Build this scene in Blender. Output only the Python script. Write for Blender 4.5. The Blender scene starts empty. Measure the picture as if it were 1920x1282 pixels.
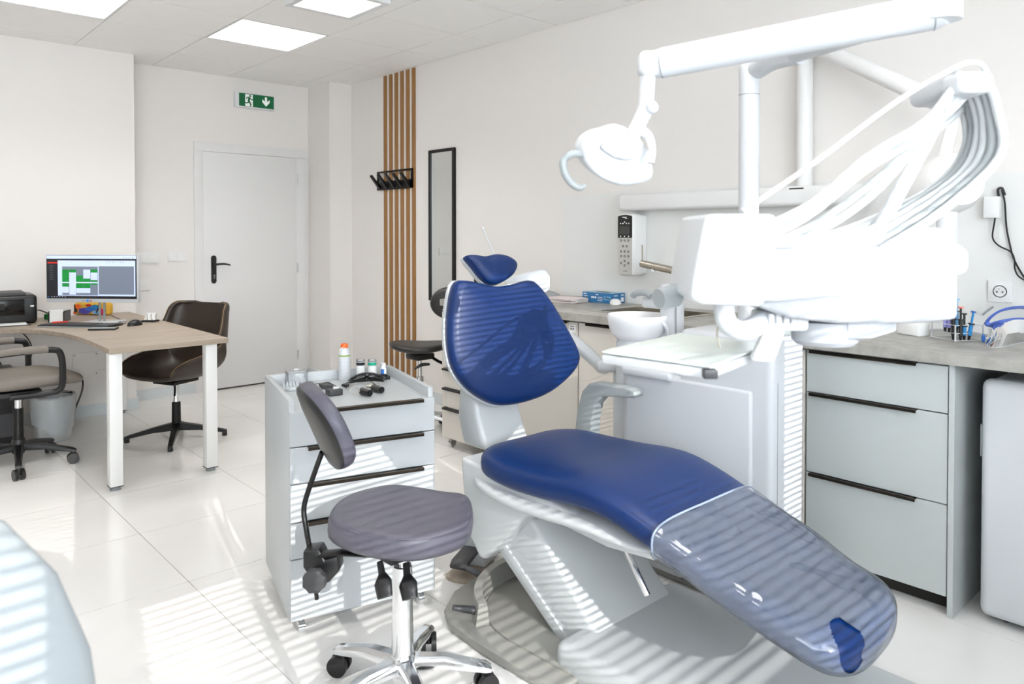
import bpy, bmesh, math, random
from mathutils import Vector, Matrix, Euler
random.seed(7)
S = bpy.context.scene
COL = S.collection
R_ = math.radians

# ------------------------------------------------------------------ camera
FPX, YAW, PITCH, PPY, CAMH = 1392.0, R_(42.5), R_(1.0), 463.0, 1.30
cam = bpy.data.objects.new('camera', bpy.data.cameras.new('camera'))
COL.objects.link(cam)
cam.location = (0, 0, CAMH)
cam.rotation_euler = (R_(90) - PITCH, 0, -YAW)
cam.data.sensor_width = 36.0
cam.data.lens = FPX / 1920 * 36.0
cam.data.shift_y = -(641 - PPY) / 1920
cam.data.clip_start = 0.02
cam.data.dof.use_dof = True
cam.data.dof.focus_distance = 3.3
cam.data.dof.aperture_fstop = 4.5
S.camera = cam
CF = Vector((math.sin(YAW) * math.cos(PITCH), math.cos(YAW) * math.cos(PITCH), -math.sin(PITCH)))
CR = Vector((math.cos(YAW), -math.sin(YAW), 0))
CU = CR.cross(CF)
def ray(x, y): return CF + CR * ((x - 960) / FPX) - CU * ((y - PPY) / FPX)
def P(x, y, d): return Vector((0, 0, CAMH)) + ray(x, y) * d          # a point at depth d
def on(x, y, ax, v):
    c = Vector((0, 0, CAMH)); r = ray(x, y); return c + r * ((v - c[ax]) / r[ax])
def PX(x, y, v): return on(x, y, 0, v)
def PY(x, y, v): return on(x, y, 1, v)
def PZ(x, y, v): return on(x, y, 2, v)

# ------------------------------------------------------------------ world, sun, exposure
w = bpy.data.worlds.new('sky'); S.world = w; w.use_nodes = True
bg = w.node_tree.nodes['Background']
bg.inputs[0].default_value = (0.88, 0.94, 1.0, 1)
bg.inputs[1].default_value = 12.0
sun = bpy.data.objects.new('sun', bpy.data.lights.new('sun', 'SUN'))
COL.objects.link(sun)
sun.data.energy = 3.2
sun.data.angle = R_(0.16)
sun.data.color = (1.0, 0.97, 0.93)
sd = Vector((0.22, 1.0, -0.40))
sun.rotation_euler = sd.to_track_quat('-Z', 'Y').to_euler()
sun.location = (1.5, -4, 3)
S.view_settings.view_transform = 'Standard'
S.view_settings.look = 'None'
S.view_settings.exposure = 0.32
S.view_settings.gamma = 1.0
S.view_settings.use_curve_mapping = False
S.cycles.max_bounces = 7
S.cycles.diffuse_bounces = 4
S.cycles.glossy_bounces = 3

# ------------------------------------------------------------------ materials
def lin(c):
    return tuple((x / 12.92 if x <= 0.04045 else ((x + 0.055) / 1.055) ** 2.4) for x in (v / 255 for v in c)) + (1,)
MATS = {}
def mat(name, rgb, rough=0.5, metal=0.0, bump=None, var=None, spec=None, coat=0, emit=None, trans=0, ior=1.45, alpha=None):
    m = bpy.data.materials.new(name); m.use_nodes = True
    nt = m.node_tree; b = nt.nodes['Principled BSDF']
    b.inputs['Base Color'].default_value = lin(rgb)
    b.inputs['Roughness'].default_value = rough
    b.inputs['Metallic'].default_value = metal
    if spec is not None: b.inputs['Specular IOR Level'].default_value = spec
    if coat: b.inputs['Coat Weight'].default_value = coat
    if trans:
        b.inputs['Transmission Weight'].default_value = trans; b.inputs['IOR'].default_value = ior
    if emit:
        b.inputs['Emission Color'].default_value = lin(emit[0]); b.inputs['Emission Strength'].default_value = emit[1]
    tc = None
    if var or bump:
        tc = nt.nodes.new('ShaderNodeTexCoord')
    if var:                                  # var = (scale xyz, second colour, detail)
        mp = nt.nodes.new('ShaderNodeMapping'); mp.inputs['Scale'].default_value = var[0]
        nz = nt.nodes.new('ShaderNodeTexNoise'); nz.inputs['Scale'].default_value = 1.0; nz.inputs['Detail'].default_value = var[2]
        cr = nt.nodes.new('ShaderNodeValToRGB')
        cr.color_ramp.elements[0].color = lin(rgb); cr.color_ramp.elements[1].color = lin(var[1])
        cr.color_ramp.elements[0].position = 0.38; cr.color_ramp.elements[1].position = 0.66
        nt.links.new(tc.outputs['Object'], mp.inputs[0]); nt.links.new(mp.outputs[0], nz.inputs['Vector'])
        nt.links.new(nz.outputs['Fac'], cr.inputs[0]); nt.links.new(cr.outputs[0], b.inputs['Base Color'])
    if bump:                                 # bump = (scale, strength, distance)
        nz2 = nt.nodes.new('ShaderNodeTexNoise'); nz2.inputs['Scale'].default_value = bump[0]; nz2.inputs['Detail'].default_value = 3
        bp = nt.nodes.new('ShaderNodeBump'); bp.inputs['Strength'].default_value = bump[1]; bp.inputs['Distance'].default_value = bump[2]
        nt.links.new(tc.outputs['Object'], nz2.inputs['Vector']); nt.links.new(nz2.outputs['Fac'], bp.inputs['Height'])
        nt.links.new(bp.outputs[0], b.inputs['Normal'])
    MATS[name] = m
    return m
mat('paint', (236, 232, 228), 0.75, bump=(180, 0.05, 0.001))
mat('door_paint', (230, 229, 228), 0.45)
mat('ceiling_tile', (249, 248, 246), 0.85, var=((9, 9, 9), (251, 250, 249), 2))
mat('grid', (206, 203, 196), 0.6)
mat('floor_tile', (236, 234, 231), 0.16, var=((2.5, 2.5, 2.5), (240, 238, 235), 3))
mat('grout', (196, 192, 186), 0.8)
mat('skirting', (214, 220, 222), 0.3)
mat('splash', (232, 232, 230), 0.3)
mat('white_plastic', (208, 211, 214), 0.28)
mat('soft_white', (226, 228, 230), 0.4)
mat('lacquer', (200, 203, 207), 0.3)
mat('chair_white', (200, 203, 204), 0.3)
mat('trolley', (186, 190, 192), 0.35)
mat('cream_front', (214, 209, 201), 0.4)
mat('grey_front', (190, 195, 194), 0.4)
mat('carcass', (200, 200, 197), 0.5)
mat('dark_void', (40, 38, 35), 0.8)
mat('handle_dark', (52, 46, 40), 0.3, metal=0.8)
mat('blue_leather', (0, 38, 92), 0.45, bump=(700, 0.05, 0.0006), spec=0.2, coat=0.4)
MATS['blue_leather'].node_tree.nodes['Principled BSDF'].inputs['Coat Roughness'].default_value = 0.34
mat('pale_grey', (150, 156, 158), 0.5)
mat('grey_leather', (84, 82, 94), 0.42, bump=(900, 0.10, 0.0006))
mat('black_leather', (38, 37, 37), 0.40, bump=(900, 0.10, 0.0006))
mat('brown_leather', (52, 42, 34), 0.42, bump=(600, 0.12, 0.0006))
mat('taupe_fabric', (126, 119, 111), 0.6, bump=(500, 0.2, 0.0006))
mat('stitch', (150, 120, 80), 0.7)
mat('black_plastic', (22, 22, 23), 0.35)
mat('black_metal', (18, 18, 18), 0.4, metal=0.3)
mat('dark_grey', (62, 62, 64), 0.5)
mat('rubber', (92, 92, 94), 0.6)
mat('chrome', (226, 228, 230), 0.12, metal=1.0)
mat('steel', (190, 184, 172), 0.28, metal=1.0)
mat('grey_plastic', (150, 156, 157), 0.4)
mat('base_grey', (150, 149, 143), 0.35)
mat('worktop', (170, 168, 161), 0.4, var=((14, 14, 14), (144, 142, 135), 8), bump=(60, 0.1, 0.001))
mat('desk_top', (172, 158, 142), 0.45, var=((3, 40, 40), (154, 140, 124), 6))
mat('desk_leg', (240, 240, 238), 0.3)
mat('oak', (156, 112, 62), 0.5, var=((60, 60, 2.5), (146, 103, 54), 5))
mat('sign_green', (0, 92, 52), 0.35, emit=((0, 92, 52), 0.12))
mat('sign_white', (235, 240, 235), 0.4, emit=((235, 240, 235), 0.15))
mat('paper', (238, 238, 236), 0.7)
mat('paper_pink', (232, 218, 216), 0.7)
mat('glove_blue', (46, 116, 170), 0.45)
mat('glove_light', (110, 170, 214), 0.45)
mat('glove_top', (170, 196, 206), 0.5)
mat('bowl', (243, 243, 244), 0.12, coat=0.4)
mat('orange', (248, 104, 34), 0.4)
mat('green_cap', (10, 176, 140), 0.4)
mat('label_green', (140, 170, 70), 0.5)
mat('label_blue', (50, 110, 190), 0.5)
mat('label_grey', (214, 216, 222), 0.5)
mat('lens_black', (12, 12, 12), 0.08)
mat('pink', (216, 40, 90), 0.5)
mat('yellow', (226, 178, 60), 0.6)
mat('violet', (78, 70, 160), 0.6)
mat('red', (206, 52, 34), 0.5)
mat('green_dark', (10, 100, 40), 0.5)
mat('visor_blue', (92, 120, 206), 0.35)
mat('syringe_violet', (150, 150, 214), 0.4)
mat('syringe_blue', (40, 136, 200), 0.4)
mat('coral', (244, 120, 100), 0.4)
mat('hose', (208, 211, 212), 0.4)
mat('hose_grey', (168, 173, 174), 0.45)
mat('blind', (226, 228, 228), 0.5)
mat('mirror', (214, 216, 214), 0.02, metal=1.0)
mat('panel_light', (255, 255, 255), 0.5, emit=((255, 251, 244), 1.5))
mat('screen_dark', (24, 26, 30), 0.3, emit=((24, 26, 30), 0.5))
mat('screen_light', (190, 202, 226), 0.3, emit=((168, 182, 210), 0.6))
mat('screen_grey', (110, 118, 132), 0.3, emit=((100, 108, 124), 0.5))
mat('screen_green', (10, 130, 50), 0.3, emit=((4, 120, 44), 0.5))
mat('screen_red', (190, 40, 36), 0.3, emit=((190, 40, 36), 0.5))
mat('screen_blue', (30, 120, 210), 0.3, emit=((30, 120, 210), 0.4))
mat('keypad_grey', (198, 196, 190), 0.45)
mat('display', (58, 60, 58), 0.12)
mat('ceramic_black', (12, 12, 12), 0.15)

def thin_clear(name, tint, gloss_rough, haze, fres=1.45):
    "thin clear sheet: transparent, with a mirror-like surface and a little haze"
    m = bpy.data.materials.new(name); m.use_nodes = True
    nt = m.node_tree; nt.nodes.clear()
    out = nt.nodes.new('ShaderNodeOutputMaterial')
    tr = nt.nodes.new('ShaderNodeBsdfTransparent'); tr.inputs[0].default_value = tint
    gl = nt.nodes.new('ShaderNodeBsdfGlossy'); gl.inputs['Roughness'].default_value = gloss_rough
    di = nt.nodes.new('ShaderNodeBsdfDiffuse'); di.inputs[0].default_value = (0.85, 0.88, 0.9, 1)
    fr = nt.nodes.new('ShaderNodeFresnel'); fr.inputs[0].default_value = fres
    m1 = nt.nodes.new('ShaderNodeMixShader'); m1.inputs[0].default_value = haze
    m2 = nt.nodes.new('ShaderNodeMixShader')
    nt.links.new(tr.outputs[0], m1.inputs[1]); nt.links.new(di.outputs[0], m1.inputs[2])
    nt.links.new(fr.outputs[0], m2.inputs[0]); nt.links.new(m1.outputs[0], m2.inputs[1]); nt.links.new(gl.outputs[0], m2.inputs[2])
    nt.links.new(m2.outputs[0], out.inputs[0])
    MATS[name] = m
    return m, nt, gl, fr
thin_clear('acrylic', (0.97, 0.98, 0.98, 1), 0.03, 0.22)
thin_clear('clear_visor', (0.96, 0.97, 0.98, 1), 0.03, 0.04)
thin_clear('bag_film', (0.9, 0.92, 0.92, 1), 0.25, 0.45)
mat('glass_tray', (222, 232, 226), 0.08)
mat('bin_side', (196, 200, 200), 0.3, metal=0.4)
mat('lamp_recess', (188, 191, 195), 0.4)
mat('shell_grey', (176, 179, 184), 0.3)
mat('plate_white', (236, 236, 235), 0.35)
mat('stripe_clear', (150, 164, 186), 0.3)
_m, _nt, _gl, _fr = thin_clear('clear_cover', (0.96, 0.975, 1.0, 1), 0.05, 0.16, 1.62)
for _x in _nt.nodes:
    if _x.type == 'BSDF_DIFFUSE': _x.inputs[0].default_value = (0.62, 0.72, 0.92, 1)
_tc = _nt.nodes.new('ShaderNodeTexCoord'); _n = _nt.nodes.new('ShaderNodeTexNoise'); _n.inputs['Scale'].default_value = 3.5; _n.inputs['Detail'].default_value = 2
_n.inputs['Distortion'].default_value = 1.2
_b = _nt.nodes.new('ShaderNodeBump'); _b.inputs['Strength'].default_value = 0.7; _b.inputs['Distance'].default_value = 0.02
_nt.links.new(_tc.outputs['Object'], _n.inputs['Vector']); _nt.links.new(_n.outputs['Fac'], _b.inputs['Height'])
_nt.links.new(_b.outputs[0], _gl.inputs['Normal']); _nt.links.new(_b.outputs[0], _fr.inputs['Normal'])

# ------------------------------------------------------------------ mesh helpers
class MB:
    def __init__(s): s.v = []; s.f = []
    def add(s, vs, fs, M=None):
        o = len(s.v)
        s.v += [tuple(M @ Vector(v)) if M else tuple(v) for v in vs]
        s.f += [tuple(i + o for i in f) for f in fs]
        return s
    def box(s, x0, x1, y0, y1, z0, z1, M=None):
        v = [(x0, y0, z0), (x1, y0, z0), (x1, y1, z0), (x0, y1, z0), (x0, y0, z1), (x1, y0, z1), (x1, y1, z1), (x0, y1, z1)]
        return s.add(v, [(0, 3, 2, 1), (4, 5, 6, 7), (0, 1, 5, 4), (1, 2, 6, 5), (2, 3, 7, 6), (3, 0, 4, 7)], M)
    def rbox(s, x0, x1, y0, y1, z0, z1, r=0.004, seg=2, M=None):
        bm = bmesh.new(); bmesh.ops.create_cube(bm, size=1.0)
        for v in bm.verts:
            v.co = ((x0 + x1) / 2 + v.co.x * (x1 - x0), (y0 + y1) / 2 + v.co.y * (y1 - y0), (z0 + z1) / 2 + v.co.z * (z1 - z0))
        bmesh.ops.bevel(bm, geom=bm.edges[:], offset=r, segments=seg, profile=0.5, affect='EDGES')
        return s._take(bm, M)
    def _take(s, bm, M=None):
        bm.verts.index_update()
        s.add([v.co.copy() for v in bm.verts], [[v.index for v in f.verts] for f in bm.faces], M); bm.free()
        return s
    def prism(s, poly, a0, a1, axis='z', r=0, seg=2, M=None):
        "extrude a polygon. axis z: (x,y) poly; y: (x,z) poly; x: (y,z) poly"
        def pt(p, a): return {'z': (p[0], p[1], a), 'y': (p[0], a, p[1]), 'x': (a, p[0], p[1])}[axis]
        bm = bmesh.new()
        A = [bm.verts.new(pt(p, a0)) for p in poly]; B = [bm.verts.new(pt(p, a1)) for p in poly]; n = len(poly)
        bm.faces.new(A); bm.faces.new(B[::-1])
        for i in range(n): bm.faces.new((A[i], B[i], B[(i + 1) % n], A[(i + 1) % n]))
        bmesh.ops.recalc_face_normals(bm, faces=bm.faces[:])
        if r:
            es = [e for e in bm.edges if len(e.link_faces) == 2 and e.calc_face_angle(0) > 0.6]
            bmesh.ops.bevel(bm, geom=es, offset=r, segments=seg, profile=0.5, affect='EDGES', clamp_overlap=True)
        return s._take(bm, M)
    def cyl(s, p0, p1, r0, r1=None, n=16, caps=True, M=None):
        p0, p1 = Vector(p0), Vector(p1); r1 = r0 if r1 is None else r1
        q = (p1 - p0).to_track_quat('Z', 'Y'); ex, ey = q @ Vector((1, 0, 0)), q @ Vector((0, 1, 0))
        v = []
        for p, r in ((p0, r0), (p1, r1)):
            v += [p + ex * (r * math.cos(2 * math.pi * i / n)) + ey * (r * math.sin(2 * math.pi * i / n)) for i in range(n)]
        f = [(i, (i + 1) % n, n + (i + 1) % n, n + i) for i in range(n)]
        if caps: f += [tuple(range(n))[::-1], tuple(range(n, 2 * n))]
        return s.add(v, f, M)
    def loft(s, rings, caps=True, closed=True, M=None):
        n = len(rings[0]); v = [p for r in rings for p in r]; f = []
        for k in range(len(rings) - 1):
            for i in range(n if closed else n - 1):
                j = (i + 1) % n; f.append((k * n + i, k * n + j, (k + 1) * n + j, (k + 1) * n + i))
        if caps: f += [tuple(range(n))[::-1], tuple(range((len(rings) - 1) * n, len(rings) * n))]
        return s.add(v, f, M)
    def lathe(s, prof, c=(0, 0, 0), n=24, M=None, caps=True):
        rings = [[(c[0] + r * math.cos(2 * math.pi * i / n), c[1] + r * math.sin(2 * math.pi * i / n), c[2] + z) for i in range(n)] for r, z in prof]
        return s.loft(rings, caps, True, M)
    def tube(s, pts, r, n=8, sub=0, caps=True, flat=1.0, up=None, M=None):
        "sweep a circle (or flattened circle) along pts; sub>0 smooths the path"
        pts = [Vector(p) for p in pts]
        rr = list(r) if isinstance(r, (list, tuple)) else [r] * len(pts)
        if sub:
            out, ro = [], []
            for i in range(len(pts) - 1):
                a, b, c_, d = pts[max(i - 1, 0)], pts[i], pts[i + 1], pts[min(i + 2, len(pts) - 1)]
                for k in range(sub):
                    t = k / sub
                    out.append(0.5 * ((2 * b) + (c_ - a) * t + (2 * a - 5 * b + 4 * c_ - d) * t * t + (3 * b - a - 3 * c_ + d) * t ** 3))
                    ro.append(rr[i] * (1 - t) + rr[i + 1] * t)
            out.append(pts[-1]); ro.append(rr[-1]); pts, rr = out, ro
        rings = []; N = None
        for i, p in enumerate(pts):
            t = (pts[min(i + 1, len(pts) - 1)] - pts[max(i - 1, 0)]).normalized()
            if N is None:
                N = Vector(up) if up else (Vector((0, 0, 1)) if abs(t.z) < 0.9 else Vector((1, 0, 0)))
            N = (N - t * N.dot(t)).normalized(); B = t.cross(N)
            rings.append([p + (B * math.cos(2 * math.pi * k / n) + N * (flat * math.sin(2 * math.pi * k / n))) * rr[i] for k in range(n)])
        return s.loft(rings, caps, True, M)
    def sphere(s, c, r, n=12, m=8, sc=(1, 1, 1), M=None):
        rings = [[(c[0] + sc[0] * r * math.sin(math.pi * j / m) * math.cos(2 * math.pi * i / n), c[1] + sc[1] * r * math.sin(math.pi * j / m) * math.sin(2 * math.pi * i / n),
                   c[2] - sc[2] * r * math.cos(math.pi * j / m)) for i in range(n)] for j in range(m + 1)]
        rings[0] = [(c[0] + 1e-5 * math.cos(2 * math.pi * i / n), c[1] + 1e-5 * math.sin(2 * math.pi * i / n), c[2] - sc[2] * r) for i in range(n)]
        rings[-1] = [(c[0] + 1e-5 * math.cos(2 * math.pi * i / n), c[1] + 1e-5 * math.sin(2 * math.pi * i / n), c[2] + sc[2] * r) for i in range(n)]
        return s.loft(rings, True, True, M)

def obj(name, mb, m, parent=None, world=False, smooth=35, sub=0, solid=0):
    me = bpy.data.meshes.new(name)
    me.from_pydata(mb.v, [], mb.f); me.update()
    bm = bmesh.new(); bm.from_mesh(me); bmesh.ops.recalc_face_normals(bm, faces=bm.faces[:]); bm.to_mesh(me); bm.free()
    if smooth:
        me.polygons.foreach_set('use_smooth', [True] * len(me.polygons))
        me.set_sharp_from_angle(angle=R_(smooth))
    me.materials.append(MATS[m] if isinstance(m, str) else m)
    o = bpy.data.objects.new(name, me); COL.objects.link(o)
    if parent:
        o.parent = parent
        if world:
            base = parent
            o.matrix_parent_inverse = WM[parent.name].inverted()
        WM[o.name] = WM[parent.name] if not world else Matrix()
    else: WM[o.name] = Matrix()
    if solid:
        md = o.modifiers.new('solid', 'SOLIDIFY'); md.thickness = solid; md.offset = 0
    if sub:
        md = o.modifiers.new('sub', 'SUBSURF'); md.levels = sub; md.render_levels = sub
    return o
WM = {}
def tag(o, label, cat, group=None):
    o['label'] = label; o['category'] = cat
    if group: o['group'] = group
    return o
def thing(name, label, cat, loc=(0, 0, 0), rz=0, group=None):
    o = bpy.data.objects.new(name, None); COL.objects.link(o)
    o.empty_display_size = 0.05
    o.location = loc; o.rotation_euler = (0, 0, rz)
    WM[o.name] = Matrix.Translation(Vector(loc)) @ Matrix.Rotation(rz, 4, 'Z')
    return tag(o, label, cat, group)
def struct(name, mb, m, parent=None, **k):
    o = obj(name, mb, m, parent, **k)
    if not parent: o['kind'] = 'structure'
    return o
def dup(root, loc, rz, label=None, name=None):
    r = root.copy(); COL.objects.link(r); r.location = loc; r.rotation_euler = (0, 0, rz)
    if label: r['label'] = label
    for ch in list(root.children):
        c = ch.copy(); COL.objects.link(c); c.parent = r
        for g in list(ch.children):
            d = g.copy(); COL.objects.link(d); d.parent = c
    return r
def RZ(a, c=(0, 0, 0)): return Matrix.Translation(Vector(c)) @ Matrix.Rotation(a, 4, 'Z')
def superring(cx, y, zc, hw, hh, n=28, e=2.6, arch=0.0):
    "rounded-rectangle ring across X at station y"
    out = []
    for k in range(n):
        a = 2 * math.pi * k / n; c, s_ = math.cos(a), math.sin(a)
        px = math.copysign(abs(c) ** (2 / e), c); pz = math.copysign(abs(s_) ** (2 / e), s_)
        out.append((cx + hw * px, y, zc + hh * pz + arch * (px * px)))
    return out
def interp(tab, t):
    for (a, b) in zip(tab, tab[1:]):
        if (a[0] <= t <= b[0]) or (a[0] >= t >= b[0]):
            u = (t - a[0]) / (b[0] - a[0]); u = u
            return [a[i] + (b[i] - a[i]) * u for i in range(1, len(a))]
    return list((tab[0] if abs(t - tab[0][0]) < abs(t - tab[-1][0]) else tab[-1])[1:])
def smooth_tab(tab, n):
    "Catmull-Rom through rows of a table"
    out = []
    T = [Vector(r) if len(r) <= 4 else r for r in tab]
    for i in range(len(tab) - 1):
        a, b, c_, d = tab[max(i - 1, 0)], tab[i], tab[i + 1], tab[min(i + 2, len(tab) - 1)]
        for k in range(n):
            t = k / n
            out.append([0.5 * ((2 * q) + (r - p) * t + (2 * p - 5 * q + 4 * r - s_) * t * t + (3 * q - p - 3 * r + s_) * t ** 3) for p, q, r, s_ in zip(a, b, c_, d)])
    out.append(list(tab[-1])); return out
def closed_smooth(pts, n=4):
    out = []; L = len(pts)
    for i in range(L):
        a, b, c_, d = (Vector(pts[(i + k) % L]) for k in (-1, 0, 1, 2))
        for k in range(n):
            t = k / n
            out.append(0.5 * ((2 * b) + (c_ - a) * t + (2 * a - 5 * b + 4 * c_ - d) * t * t + (3 * b - a - 3 * c_ + d) * t ** 3))
    return out
def text_mesh(name, body, size, M, m, parent, extrude=0.0004, align='LEFT'):
    cu = bpy.data.curves.new(name, 'FONT'); cu.body = body; cu.size = size; cu.extrude = extrude; cu.align_x = align; cu.align_y = 'CENTER'
    o = bpy.data.objects.new(name + '_tmp', cu); COL.objects.link(o)
    dg = bpy.context.evaluated_depsgraph_get()
    me = bpy.data.meshes.new_from_object(o.evaluated_get(dg))
    bpy.data.objects.remove(o); 
    me.transform(M); me.materials.clear(); me.materials.append(MATS[m])
    t = bpy.data.objects.new(name, me); COL.objects.link(t); t.parent = parent
    t.matrix_parent_inverse = WM[parent.name].inverted()
    WM[t.name] = Matrix()
    return t
# ------------------------------------------------------------------ room shell
XL, XR, YF, YB, H = -2.8, 3.41, -1.2, 6.22, 2.62
floor = struct('floor', MB().box(XL, XR, YF, YB + 0.0, -0.06, -0.006), 'grout', smooth=0)
def cuts(lo, hi, o, st):
    k = math.ceil((lo - o) / st - 1e-6); out = [lo]
    while o + k * st < hi - 1e-6:
        if o + k * st > lo + 1e-6: out.append(o + k * st)
        k += 1
    return out + [hi]
g = 0.0013
for x0, x1 in zip(*(lambda c: (c, c[1:]))(cuts(XL, XR, 0.97, 0.6))):
    for y0, y1 in zip(*(lambda c: (c, c[1:]))(cuts(YF, YB, 2.85, 0.6))):
        obj('tile', MB().box(x0 + g, x1 - g, y0 + g, y1 - g, -0.012, 0.0), 'floor_tile', floor, smooth=0)

ceiling = struct('ceiling', MB().box(XL, XR, YF, YB, H + 0.004, H + 0.08), 'grid', smooth=0)
lamps = [(1.863, 4.485, 'square recessed light panel in the ceiling before the door'),
         (0.663, 4.485, 'recessed light panel cut by the upper left picture edge'),
         (0.663, 0.885, 'unseen light panel added to brighten the near end of the room, desk side'),  # these last three panels are out of view, added as fill light
         (1.863, 0.885, 'unseen light panel added to brighten the near end of the room, cabinet side'),
         (-1.137, 2.685, 'unseen light panel added as fill at the far side of the room')]
def panel_lamp(t, size, z):
    "the lamp's own light: a diffuser that throws its light mostly downwards"
    ld = bpy.data.lights.new('panel_lamp', 'AREA'); ld.shape = 'SQUARE'; ld.size = size; ld.energy = 4.6; ld.spread = R_(125); ld.color = (1.0, 0.97, 0.93)
    o = bpy.data.objects.new('panel_lamp', ld); COL.objects.link(o); o.parent = t; o.location = (0, 0, z)
g = 0.003
for x0, x1 in zip(*(lambda c: (c, c[1:]))(cuts(XL, XR, 3.063, 0.6))):
    for y0, y1 in zip(*(lambda c: (c, c[1:]))(cuts(YF, YB, 4.485, 0.6))):
        if any(abs(x0 - a) < 0.01 and abs(y0 - b) < 0.01 for a, b, _ in lamps): continue
        obj('ceiling_panel', MB().box(x0 + g, x1 - g, y0 + g, y1 - g, H, H + 0.012), 'ceiling_tile', ceiling, smooth=0)
for a, b, lb in lamps:
    t = thing('ceiling_light', lb, 'ceiling light', (a + 0.3, b + 0.3, H), 0, 'recessed light panels')
    f = MB()
    for q in ((-.297, .297, -.297, -.285), (-.297, .297, .285, .297), (-.297, -.285, -.285, .285), (.285, .297, -.285, .285)): f.box(*q, -0.001, 0.01)
    obj('frame', f, 'soft_white', t, smooth=0)
    obj('diffuser', MB().box(-.285, .285, -.285, .285, 0.002, 0.008), 'panel_light', t, smooth=0)
    panel_lamp(t, .56, -.004)
# surface mounted light box
a = PZ(528, 13, 2.56); b = PZ(664, 36, 2.56)
cx, yb, hw = (a.x + b.x) / 2, (a.y + b.y) / 2, (b.x - a.x) / 2
t = thing('surface_light', 'boxy light panel hanging just below the ceiling tiles', 'ceiling light', (cx, yb - hw, 2.56))
f = MB()
e = 0.035
for q in ((-hw, hw, -hw, -hw + e), (-hw, hw, hw - e, hw), (-hw, -hw + e, -hw + e, hw - e), (hw - e, hw, -hw + e, hw - e)): f.box(*q, 0, 0.058)
obj('frame', f, 'soft_white', t, smooth=0)
obj('diffuser', MB().box(-hw + e, hw - e, -hw + e, hw - e, 0.004, 0.012), 'panel_light', t, smooth=0)
panel_lamp(t, .5, -.004)

# walls
T = 0.15
struct('wall_right', MB().box(XR, XR + T, YF - T, YB + T, -0.06, H + 0.08), 'paint', smooth=0)
DX0, DX1, DZ = 2.185, 3.13, 2.04
wb = MB(); wb.box(1.6, DX0, YB, YB + T, -0.06, H + 0.08); wb.box(DX1, XR, YB, YB + T, -0.06, H + 0.08); wb.box(DX0, DX1, YB, YB + T, DZ, H + 0.08)
wb.box(DX0, DX1, YB + 0.1, YB + T, -0.06, DZ)
struct('wall_back', wb, 'paint', smooth=0)
struct('wall_desk', MB().box(XL - T, 1.655, 5.93, YB + T, -0.06, H + 0.08), 'paint', smooth=0)['label'] = 'white wall behind the desk'
struct('wall_pillar', MB().box(3.195, XR, 5.83, YB, 0, H), 'paint', smooth=0)['label'] = 'square white pillar in the corner beside the door'
struct('wall_left', MB().box(XL - T, XL, YF - T, 5.93, -0.06, H + 0.08), 'paint', smooth=0)
WZ0, WZ1 = 0.95, 2.57
wins = [(-2.45, -0.27), (-0.17, 1.60), (1.77, 2.15)]  # solid pier before the last opening added to keep sun off the unit's side
wf = MB(); wf.box(XL, XR, YF - T, YF, -0.06, WZ0); wf.box(XL, XR, YF - T, YF, WZ1, H + 0.08)
xs = [XL] + [v for p in wins for v in p] + [XR]
for i in range(0, len(xs), 2): wf.box(xs[i], xs[i + 1], YF - T, YF, WZ0, WZ1)
struct('wall_front', wf, 'paint', smooth=0)
for i, (a, b) in enumerate(wins):
    fr = MB()
    for q in ((a, b, WZ0, WZ0 + .05), (a, b, WZ1 - .05, WZ1), (a, a + .05, WZ0 + .05, WZ1 - .05), (b - .05, b, WZ0 + .05, WZ1 - .05), *[(m_ - .012, m_ + .012, WZ0 + .05, WZ1 - .05) for m_ in ((-.9, -1.7), (.25, .81), ())[i]]):
        fr.box(q[0], q[1], YF - 0.12, YF - 0.07, q[2], q[3])
    wn = struct('window_%d' % (i + 1), fr, 'white_plastic', smooth=0)
    obj('sill', MB().box(a - .03, b + .03, YF - 0.06, YF + 0.08, WZ0 - .025, WZ0), 'white_plastic', wn, smooth=0)
    t = thing('window_blind', 'white slatted blind hanging in the %s window behind the camera' % ('widest', 'middle', 'narrow')[i], 'blind', ((a + b) / 2, YF - 0.03, WZ1))
    hw2 = (b - a) / 2 - 0.01
    sl = MB(); z = -0.05
    while WZ1 + z > WZ0 + 0.05:
        sl.box(-hw2, hw2, -0.0125, 0.0125, -0.0006, 0.0006, Matrix.Translation((0, 0, z)) @ Matrix.Rotation(R_(-6), 4, 'X')); z -= 0.0215
    o = obj('slats', sl, 'blind', t, smooth=0); o['kind'] = 'stuff'
    obj('head_rail', MB().box(-hw2, hw2, -0.018, 0.018, -0.03, 0), 'blind', t, smooth=0)
for x0, x1, zl, lb in ((-.15, .25, 1.60, 'unseen roller blind added to block sun in the first window bay'), (.255, .80, 1.95, 'unseen roller blind added to block sun in the second window bay')):
    t = thing('sun_blocker', lb, 'sun blocker', ((x0 + x1) / 2, YF + .025, WZ1))  # unseen blinds made up to block part of the sun
    obj('fabric', MB().box(x0, x1, YF + .02, YF + .022, zl, WZ1), 'blind', t, world=True, smooth=0)
    obj('bottom_bar', MB().box(x0, x1, YF + .015, YF + .027, zl - .02, zl), 'white_plastic', t, world=True, smooth=0)
    obj('roller', MB().cyl((x0, YF + .025, WZ1 + .02), (x1, YF + .025, WZ1 + .02), .022, n=14), 'white_plastic', t, world=True)
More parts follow.
